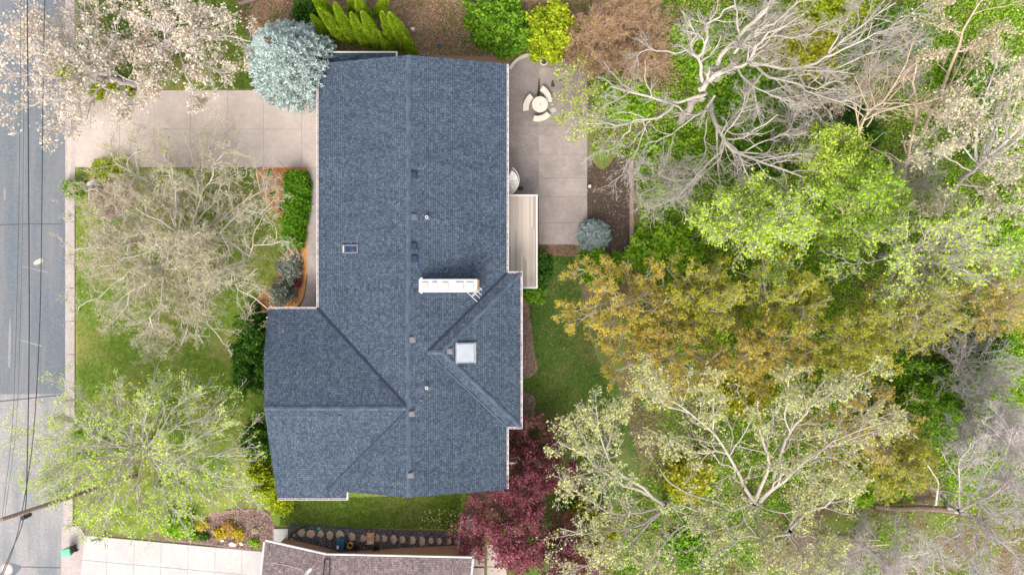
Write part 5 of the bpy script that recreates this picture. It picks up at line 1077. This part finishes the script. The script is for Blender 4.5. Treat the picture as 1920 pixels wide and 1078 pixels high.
BL = [G1(9, length=-0.45), G1(6, length=-0.5, tr=(0.15, 1)), G1(4, length=0.45, tr=(0.1, 1), segs=3)]
small_bare(305, 'white_blossom_tree', 'forked tree with thin white blossom at the top edge', (1712, 275), WB, 'bark_tan', 'leaf_blossom_white', BL, dict(wob=0.04, on=[(3, 0.5, 0.10)], size=0.075, upb=1.0))
WB2 = [(['foot', W(1815, 330, 2), W(1841, 304, 4), W(1886, 267, 6), W(1930, 225, 8)], 0.22, 0.08), (zseq([(1830, 300), (1829, 265), (1830, 237), (1845, 193), (1860, 137), (1870, 100)], 4, 9), 0.12, 0.03), (zseq([(1830, 240), (1815, 222), (1798, 215), (1790, 180)], 6, 8), 0.05, 0.015),
    (zseq([(1805, 340), (1780, 370), (1750, 400)], 2, 4), 0.05, 0.02), (zseq([(1841, 304), (1870, 240), (1890, 180), (1900, 120)], 4, 9), 0.08, 0.02), (zseq([(1800, 345), (1850, 350), (1900, 330), (1940, 320)], 2, 6), 0.09, 0.02), (zseq([(1820, 320), (1780, 300), (1750, 280), (1730, 285)], 3, 6), 0.07, 0.02), (zseq([(1835, 308), (1800, 270), (1780, 240), (1770, 210)], 4, 7), 0.07, 0.02), (zseq([(1880, 270), (1910, 180), (1925, 110)], 6, 9), 0.07, 0.02), (zseq([(1810, 335), (1850, 370), (1880, 385), (1930, 395)], 2, 5), 0.07, 0.02)]
small_bare(306, 'white_blossom_tree', 'broad white blossom tree along the right edge', (1775, 368), WB2, 'bark_lilac', 'leaf_blossom_white', [G1(12, length=-0.42), G1(7, length=-0.5, tr=(0.15, 1)), G1(4, length=0.5, tr=(0.1, 1), segs=3)], dict(wob=0.05, on=[(3, 0.75, 0.13)], size=0.075, aspect=0.75, upb=1.0))
# leafing trees
LE = [G1(12, length=-0.45), G1(7, length=-0.5, tr=(0.15, 1)), G1(4, length=0.5, tr=(0.1, 1), segs=3)]
def leafy(seed, name, label, p, r, zt_, zl, lf, per, bark='bark_tan', size=0.085, jit=0.15, nl=12, lv=None, asp=0.6, group=None, r0=0.14):
    auto_tree(seed, name, label, 'tree', p, r, zt_, zl, nl, r0, 2.0, bark, 'leaf_' + lf, lv or LE, dict(on=[(3, per, jit)], size=size, upb=0.9, aspect=asp), group)
leafy(401, 'lime_tree', 'rounded lime green tree with pale bare twigs on top', (1428, 420), (118, 88), 6.5, 1.5, 'lime', 0.85, 'bark_lilac', jit=0.12)
leafy(402, 'green_tree', 'fresh green tree right of the rounded lime one', (1610, 375), (95, 100), 6.0, 1.0, 'fresh', 0.95, size=0.09, jit=0.13)
leafy(403, 'green_tree', 'fresh green narrow tree above the lime one near the leaning trunk', (1560, 300), (55, 60), 5.0, 1.0, 'lime', 0.95, size=0.085, jit=0.13)
leafy(404, 'half_leafed_tree', 'pale twigged tree with scattered lime leaf clusters toward the right edge', (1755, 470), (165, 100), 8.0, 2.5, 'lime', 0.42, 'bark_lilac', size=0.085, jit=0.12, nl=17, lv=[G1(11, length=-0.5, ang=(0.2, 0.65), wander=0.14), G1(6, length=-0.5, tr=(0.15, 1), ang=(0.2, 0.65), wander=0.15, rmin=0.010), G1(3, length=0.45, tr=(0.1, 1), segs=3, rmin=0.008)])
AM = [G1(8, length=-0.42, ang=(0.35, 0.95), wander=0.15), G1(6, length=-0.45, tr=(0.15, 1), ang=(0.3, 0.8), wander=0.15), G1(4, length=0.42, tr=(0.1, 1), segs=4, ang=(0.3, 0.8))]
leafy(405, 'leafy_sapling', 'thin sapling with pale green sprays overhanging the outer patio edge', (1092, 190), (42, 75), 2.5, 0.2, 'lime', 0.4, size=0.075, nl=9, r0=0.05, lv=[G1(7, length=-0.45), G1(5, length=-0.5), G1(3, length=0.4, segs=3)])
AMB = [((1175, 575), (135, 100), 6.5, 'amber', 1.35, 'amber leaved tree reaching over the back lawn'), ((1320, 560), (90, 80), 6.0, 'olive', 1.2, 'olive amber tree below the lime green one'), ((1470, 560), (105, 90), 6.5, 'olive', 1.25, 'olive amber tree in the middle of the woodland'),
       ((1265, 680), (120, 85), 6.0, 'amber', 1.2, 'amber tree below the one reaching over the lawn'), ((1430, 660), (110, 80), 7.0, 'amber', 1.1, 'amber tree with pale star of branches above the budding tree'), ((1600, 640), (110, 80), 6.0, 'olive', 1.25, 'olive tree left of the green thicket'),
       ((1730, 590), (95, 65), 6.5, 'olive', 0.6, 'thin olive tree below the half leafed one'), ((1865, 560), (70, 60), 7.0, 'amber', 0.55, 'small amber tree at the right edge'), ((1600, 800), (130, 90), 5.5, 'amber', 0.6, 'thin amber tree behind the budding tree branches'), ((1690, 870), (70, 60), 4.5, 'olive', 0.9, 'small olive tree above the fallen log')]
for i, (p, r, zt_, lf, per, lb) in enumerate(AMB):
    leafy(410 + i, 'amber_tree', lb, p, r, zt_, 0.8, lf, per * 1.0, 'bark_pale', 0.07, 0.06, 16, AM, 0.5, 'amber and olive trees in the woodland', 0.12)
# pale budding trees, traced
PB = [(['foot', W(1412, 938, 0.5), W(1416, 942, 3)], 0.36, 0.28),
    (zseq([(1416, 942), (1400, 915), (1388, 896), (1367, 851), (1336, 812), (1300, 777), (1262, 752)], 3, 9.5), 0.17, 0.04), (zseq([(1367, 851), (1345, 845), (1310, 850), (1280, 835), (1245, 815), (1205, 800)], 5.5, 8.5), 0.12, 0.025),
    (zseq([(1416, 938), (1432, 900), (1441, 865), (1433, 840), (1427, 812), (1424, 780), (1420, 750)], 3, 9), 0.17, 0.03), (zseq([(1336, 812), (1338, 780), (1335, 745), (1345, 710)], 7, 10), 0.08, 0.02), (zseq([(1300, 777), (1255, 760), (1225, 730), (1200, 700)], 8, 10), 0.07, 0.02),
    (zseq([(1425, 940), (1440, 922), (1472, 898), (1500, 868), (1528, 851), (1580, 816), (1664, 788)], 3, 9), 0.19, 0.03), (zseq([(1440, 925), (1475, 889), (1510, 855), (1560, 835), (1620, 815), (1660, 800)], 3.5, 8.5), 0.13, 0.025),
    (zseq([(1450, 900), (1461, 851), (1482, 809), (1517, 763), (1530, 735), (1548, 712)], 4, 9.5), 0.15, 0.03), (zseq([(1482, 809), (1470, 775), (1478, 740), (1480, 705)], 6.5, 9.5), 0.07, 0.02), (zseq([(1517, 763), (1555, 740), (1600, 705), (1640, 690)], 8, 10), 0.06, 0.02),
    (zseq([(1405, 945), (1375, 955), (1340, 950), (1310, 955), (1270, 945)], 3, 6), 0.11, 0.03), (zseq([(1410, 950), (1390, 975), (1360, 990), (1325, 992), (1279, 988), (1255, 1008), (1230, 1040)], 3, 7), 0.12, 0.03),
    (zseq([(1425, 948), (1470, 960), (1500, 945), (1520, 930)], 3, 6), 0.08, 0.02), (zseq([(1418, 950), (1425, 985), (1450, 1020), (1480, 1060)], 3, 6), 0.09, 0.02)]
PL = [G1(14, length=-0.36, ang=(0.35, 0.95), wander=0.22, rs=0.5), G1(7, length=-0.5, tr=(0.15, 1), wander=0.25), G1(4, length=0.42, tr=(0.1, 1), segs=3, wander=0.28)]
PLV = dict(wob=0.06, on=[(3, 0.58, 0.09)], size=0.068, aspect=0.65, upb=1.0, skip=1)
traced_tree(501, 'pale_budding_tree', 'tall pale barked tree with light green buds forking upward', 'tree', (1408, 934), PB, 'bark_pale', 'leaf_pale', PL, PLV)
PB2 = [(['foot', W(1246, 945, 1), W(1245, 946, 3)], 0.26, 0.22), (zseq([(1244, 945), (1220, 925), (1195, 908), (1170, 893), (1153, 879), (1140, 856), (1125, 816), (1118, 763)], 3, 8.5), 0.16, 0.03), (zseq([(1216, 928), (1185, 915), (1160, 905), (1125, 879), (1095, 853), (1044, 828)], 3.5, 8), 0.14, 0.03),
    (zseq([(1140, 856), (1145, 820), (1150, 785), (1160, 755)], 6, 8.5), 0.06, 0.02), (zseq([(1125, 879), (1105, 845), (1090, 810), (1075, 790)], 5.5, 8.5), 0.06, 0.02), (zseq([(1244, 950), (1200, 960), (1150, 960), (1100, 935), (1065, 905)], 3, 7.5), 0.11, 0.025), (zseq([(1244, 955), (1200, 985), (1150, 995), (1100, 1000), (1050, 990)], 3, 7.5), 0.12, 0.025),
    (zseq([(1240, 960), (1190, 1010), (1150, 1040), (1110, 1060), (1060, 1075)], 3, 7), 0.10, 0.025), (zseq([(1260, 950), (1290, 965), (1325, 975), (1340, 1000)], 3, 5), 0.07, 0.02), (zseq([(1250, 960), (1240, 1000), (1225, 1045), (1230, 1085)], 3, 7), 0.10, 0.03), (zseq([(1180, 990), (1140, 1020), (1090, 1030)], 5, 7), 0.06, 0.02)]
traced_tree(502, 'pale_budding_tree', 'pale budding tree spreading toward the crimson trees', 'tree', (1247, 943), PB2, 'bark_pale', 'leaf_pale', PL, PLV)
PB3 = [(['foot', W(1478, 993, 1), W(1481, 997, 3)], 0.2, 0.17), (zseq([(1482, 990), (1515, 962), (1556, 945), (1580, 914), (1591, 889)], 3, 8), 0.12, 0.03), (zseq([(1480, 985), (1500, 950), (1515, 915), (1545, 895)], 3, 7), 0.08, 0.02), (zseq([(1480, 1000), (1430, 1010), (1399, 1005), (1357, 1036), (1311, 1061)], 3, 7), 0.13, 0.03),
    (zseq([(1480, 1005), (1500, 1030), (1520, 1060), (1560, 1085)], 3, 7), 0.1, 0.03), (zseq([(1475, 1005), (1450, 1040), (1420, 1070), (1400, 1100)], 3, 7), 0.1, 0.03), (zseq([(1490, 1000), (1540, 1010), (1580, 1025)], 3, 6), 0.07, 0.02)]
traced_tree(503, 'pale_budding_tree', 'pale budding tree with curved boughs at the bottom edge', 'tree', (1476, 990), PB3, 'bark_pale', 'leaf_pale', PL, PLV)
# grey bare tree bottom right
GB = [(['foot', W(1790, 952, 0.5), W(1800, 957, 3)], 0.26, 0.2), (zseq([(1801, 957), (1836, 940), (1882, 912), (1930, 880)], 3, 9), 0.13, 0.03), (zseq([(1805, 962), (1830, 975), (1861, 1001), (1930, 1062)], 3, 9), 0.13, 0.03), (zseq([(1800, 950), (1796, 915), (1801, 868), (1820, 830)], 3, 8.5), 0.09, 0.02), (zseq([(1800, 962), (1800, 990), (1770, 1020), (1740, 1060)], 3, 7), 0.09, 0.02),
    (zseq([(1812, 950), (1840, 900), (1870, 860), (1910, 830)], 3.5, 9), 0.09, 0.02), (zseq([(1830, 945), (1870, 960), (1930, 950)], 4, 9), 0.08, 0.02), (zseq([(1815, 968), (1830, 1010), (1840, 1080)], 3.5, 8), 0.08, 0.02), (zseq([(1850, 930), (1880, 870), (1900, 800)], 5, 10), 0.07, 0.02)]
traced_tree(504, 'bare_tree', 'lilac grey bare tree spreading fine twigs in the lower right corner', 'tree', (1775, 950), GB, 'bark_lilac', None, [G1(14, length=-0.40, rmin=0.02), G1(8, length=-0.5, tr=(0.15, 1), wander=0.25, rmin=0.016), G1(5, length=0.55, tr=(0.1, 1), segs=4, wander=0.3, rmin=0.012)], dict(wob=0.06, skip=1))
auto_tree(505, 'bare_tree', 'grey bare tree at the right edge below the green thicket', 'tree', (1880, 790), (75, 80), 7, 2, 11, 0.13, 2.0, 'bark_grey', None, [G1(11, length=-0.45), G1(7, length=-0.5), G1(5, length=0.5, segs=3)], dict())
auto_tree(506, 'bare_tree', 'low grey bare tree at the bottom edge right of the pale boughs', 'tree', (1660, 1055), (110, 50), 5, 0.5, 11, 0.12, 1.5, 'bark_lilac', None, [G1(11, length=-0.45), G1(7, length=-0.5), G1(4, length=0.5, segs=3)], dict())
SAP = [G1(8, length=-0.5, wander=0.2), G1(5, length=-0.55, wander=0.22, rmin=0.010), G1(3, length=0.4, segs=4, wander=0.3, rmin=0.008)]
for i, (p, r, zt_, bk, lb) in enumerate((((1500, 215), (85, 75), 3.0, 'bark_pale', 'low twiggy bare tree between the huge bare tree and the narrow green one'), ((1660, 110), (90, 80), 6.0, 'bark_lilac', 'fine twigged bare tree left of the forked blossom tree'), ((1440, 60), (90, 60), 4.0, 'bark_pale', 'pale twiggy bare tree at the top edge under the long pale limbs'),
        ((1560, 1050), (80, 45), 4.0, 'bark_pale', 'pale twiggy bare tree at the bottom edge left of the lilac twigs'), ((1850, 690), (80, 60), 6.0, 'bark_lilac', 'lilac twiggy bare tree between the small amber tree and the grey one'), ((1255, 340), (60, 60), 2.5, 'bark_pale', 'pale twiggy bare tree by the timber edging'), ((1720, 330), (60, 60), 3.5, 'bark_pale', 'pale twiggy bare tree left of the broad white blossom'))):
    auto_tree(520 + i, 'bare_sapling', lb, 'tree', p, r, zt_, -1.0, 14, 0.07, 0.8, bk, None, SAP, dict(), 'small bare trees in the woodland')
def log(name, label, pix, r, m, cat='log', forks=()):
    P = [W(*p) for p in pix]; c = P[len(P) // 2]; mb = MB(); rs = np.linspace(r[0], r[1], 14); mb.tube(catmull(P, 14), rs, 9)
    o = mb.build(name, m, loc=tuple(c)); tag(o, label, cat)
    for i, f in enumerate(forks): f_ = MB(); f_.tube(catmull([W(*p) for p in f], 8), np.linspace(r[1] * 0.9, 0.02, 8), 6); f_.build('branch', m, o)
log('fallen_log', 'long mossy fallen log left of the lilac grey tree', [(1640, 948, -1.7), (1680, 953, -1.7), (1730, 952, -1.5), (1795, 957, -1.0)], (0.17, 0.24), 'bark_brown')
log('fallen_log', 'thin pale fallen log at the bottom of the woodland', [(1538, 1006, -1.9), (1580, 1010, -1.9), (1650, 1012, -1.8)], (0.10, 0.06), 'bark_tan')
log('fallen_log', 'second pale fallen log just below the thin one', [(1535, 1019, -1.9), (1590, 1024, -1.9), (1664, 1020, -1.8)], (0.11, 0.06), 'bark_tan')
log('dead_snag', 'bleached forked dead branch standing above the fallen log', [(1755, 946, 0.2), (1758, 920, 1.5), (1759, 903, 2.2), (1748, 885, 3), (1731, 859, 4)], (0.07, 0.03), 'dead_wood', 'branch')
log('dead_branch', 'bare pale dead branch crossing the gap left of the budding tree', [(1237, 879, 2.5), (1250, 898, 2.2), (1268, 912, 2), (1300, 928, 1.8), (1353, 942, 1.5)], (0.03, 0.08), 'bark_pale', 'branch')

# ------------------------------------------------------------------ stuff: ground cover, grass, litter
def in_poly(pts, P):
    pts = np.array(pts); x, y = P[:, 0], P[:, 1]; r = np.zeros(len(P), bool); j = len(pts) - 1
    for i in range(len(pts)):
        a, b = pts[i], pts[j]; cnd = ((a[1] > y) != (b[1] > y)) & (x < (b[0] - a[0]) * (y - a[1]) / (b[1] - a[1] + 1e-12) + a[0]); r ^= cnd; j = i
    return r
def scatter(rng, pixpoly_, n):
    P = np.array(pxpoly(pixpoly_)); lo, hi = P.min(0), P.max(0); q = rng.uniform(lo, hi, (n, 2)); return q[in_poly(P, q)]
def lump_noise(q, seed, s):
    r = np.random.default_rng(seed); v = np.zeros(len(q))
    for k_ in range(7):
        d = r.normal(size=2) * s * (1 + k_ * 0.45); v += np.sin(q @ d + r.uniform(0, 6.28)) / (1 + 0.35 * k_)
    return v / 2.2
def cover(name, label_m, polys, n, size, hmax, seed, dens=None, aspect=0.55, upb=1.0, dz=0.04):
    rng = np.random.default_rng(seed); q = np.vstack([scatter(rng, p, int(n)) for p in polys])
    if dens: q = q[rng.uniform(size=len(q)) < np.clip(dens(q), 0, 1)]
    C = np.column_stack([q, terrain_np(q[:, 0]) + dz + rng.uniform(0, 1, len(q)) ** 2 * hmax])
    V, Q = leafquads(rng, C, size, aspect, upb); o = link(name, np_mesh(name, V, Q), label_m); tag(o, kind='stuff')
wood = [(1110, -30), (1960, -30), (1960, 1110), (1120, 1110), (1180, 850), (1190, 700), (1200, 520), (1195, 300), (1110, 290)]
bare_r = lambda q: 0.5 * ((q[:, 1] < -14.5) & (q[:, 0] > 16)) + 0.35 * ((q[:, 0] > 29.5) & (q[:, 1] < -8))
cover('ground_cover', 'leaf_fresh', [wood], 230000, 0.09, 0.45, 601, lambda q: 0.55 - bare_r(q) + 0.9 * lump_noise(q, 1, 0.16) + 0.4 * (q[:, 1] > 4))
cover('low_plants', 'leaf_green', [wood], 130000, 0.095, 0.35, 602, lambda q: 0.35 - bare_r(q) + 0.9 * lump_noise(q, 2, 0.2))
cover('leaf_litter_scatter', 'leaf_litter', [wood, [(450, 0), (1110, 0), (1090, 95), (960, 104), (760, 105), (640, 95), (500, 60)], [(985, 460), (1075, 460), (1080, 480), (985, 475)]], 60000, 0.07, 0.05, 603, lambda q: 0.45 + 0.4 * bare_r(q) + 0.6 * lump_noise(q, 3, 0.3))
fl_ = [(143, 312), (480, 316), (530, 395), (515, 590), (498, 760), (470, 900), (330, 985), (150, 985)]
cover('grass', 'leaf_grass', [fl_, [(145, 0), (470, 0), (480, 168), (145, 168)]], 120000, 0.045, 0.07, 604, lambda q: 0.6 + 0.5 * lump_noise(q, 4, 0.4), 0.25, 0.3, 0.03)
cover('grass', 'leaf_grass', [[(525, 930), (865, 925), (862, 990), (700, 990), (525, 984)]], 40000, 0.045, 0.07, 613, None, 0.25, 0.3, 0.035)
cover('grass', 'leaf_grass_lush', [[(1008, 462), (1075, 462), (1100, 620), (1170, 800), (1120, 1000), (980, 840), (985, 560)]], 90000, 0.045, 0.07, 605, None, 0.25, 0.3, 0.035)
cover('mulch_chips', 'leaf_chips', [[(345, 985), (450, 958), (490, 958), (511, 975), (510, 1010), (497, 1034), (310, 1008)], [(976, 574), (991, 574), (1004, 675), (1003, 698), (975, 706)], [(975, 738), (995, 738), (1003, 755), (985, 800), (972, 810)], [(165, 340), (240, 340), (235, 398), (185, 400)]], 9000, 0.05, 0.04, 606, None, 0.5, 1.5, 0.055)
cover('mulch_chips', 'leaf_orange_chips', [[(484, 318), (540, 316), (540, 400), (525, 404), (488, 350)], [(520, 520), (574, 500), (558, 570), (475, 588)]], 9000, 0.06, 0.04, 607, None, 0.3, 1.5, 0.055)
cover('gravel', 'leaf_pebbles', [[(545, 986), (700, 992), (862, 1001), (858, 1046), (560, 1030)]], 26000, 0.045, 0.03, 608, None, 0.8, 1.5, 0.06)
cover('leaf_litter_scatter', 'leaf_litter', [fl_], 5000, 0.045, 0.03, 614, lambda q: 0.35 + 0.6 * lump_noise(q, 9, 0.35))
cover('leaf_litter_scatter', 'leaf_litter', [[(1100, 300), (1190, 300), (1190, 470), (1100, 470)]], 900, 0.06, 0.04, 615)
cover('dandelions', 'leaf_dandelion', [[(790, 955), (862, 950), (860, 992), (775, 990)]], 150, 0.04, 0.05, 609, None, 0.9, 2.0, 0.1)
cover('fallen_petals', 'leaf_petals', [[(140, 60), (420, 60), (420, 168), (140, 168)]], 1500, 0.04, 0.03, 610, None, 0.8, 1.5, 0.06)
cover('low_plants', 'leaf_grass', [[(450, 0), (1110, 0), (1100, 100), (960, 104), (760, 104), (640, 95), (500, 60)], [(1000, 470), (1090, 470), (1160, 700), (1140, 1000), (1000, 1000), (985, 800)]], 30000, 0.06, 0.12, 611, lambda q: 0.1 + 0.9 * lump_noise(q, 7, 0.5), 0.4)
cover('leaf_litter_scatter', 'leaf_litter', [[(1000, 462), (1090, 470), (1160, 700), (1190, 900), (1100, 1040), (990, 850)]], 6000, 0.05, 0.03, 612, lambda q: 0.4 + 0.5 * lump_noise(q, 8, 0.4))
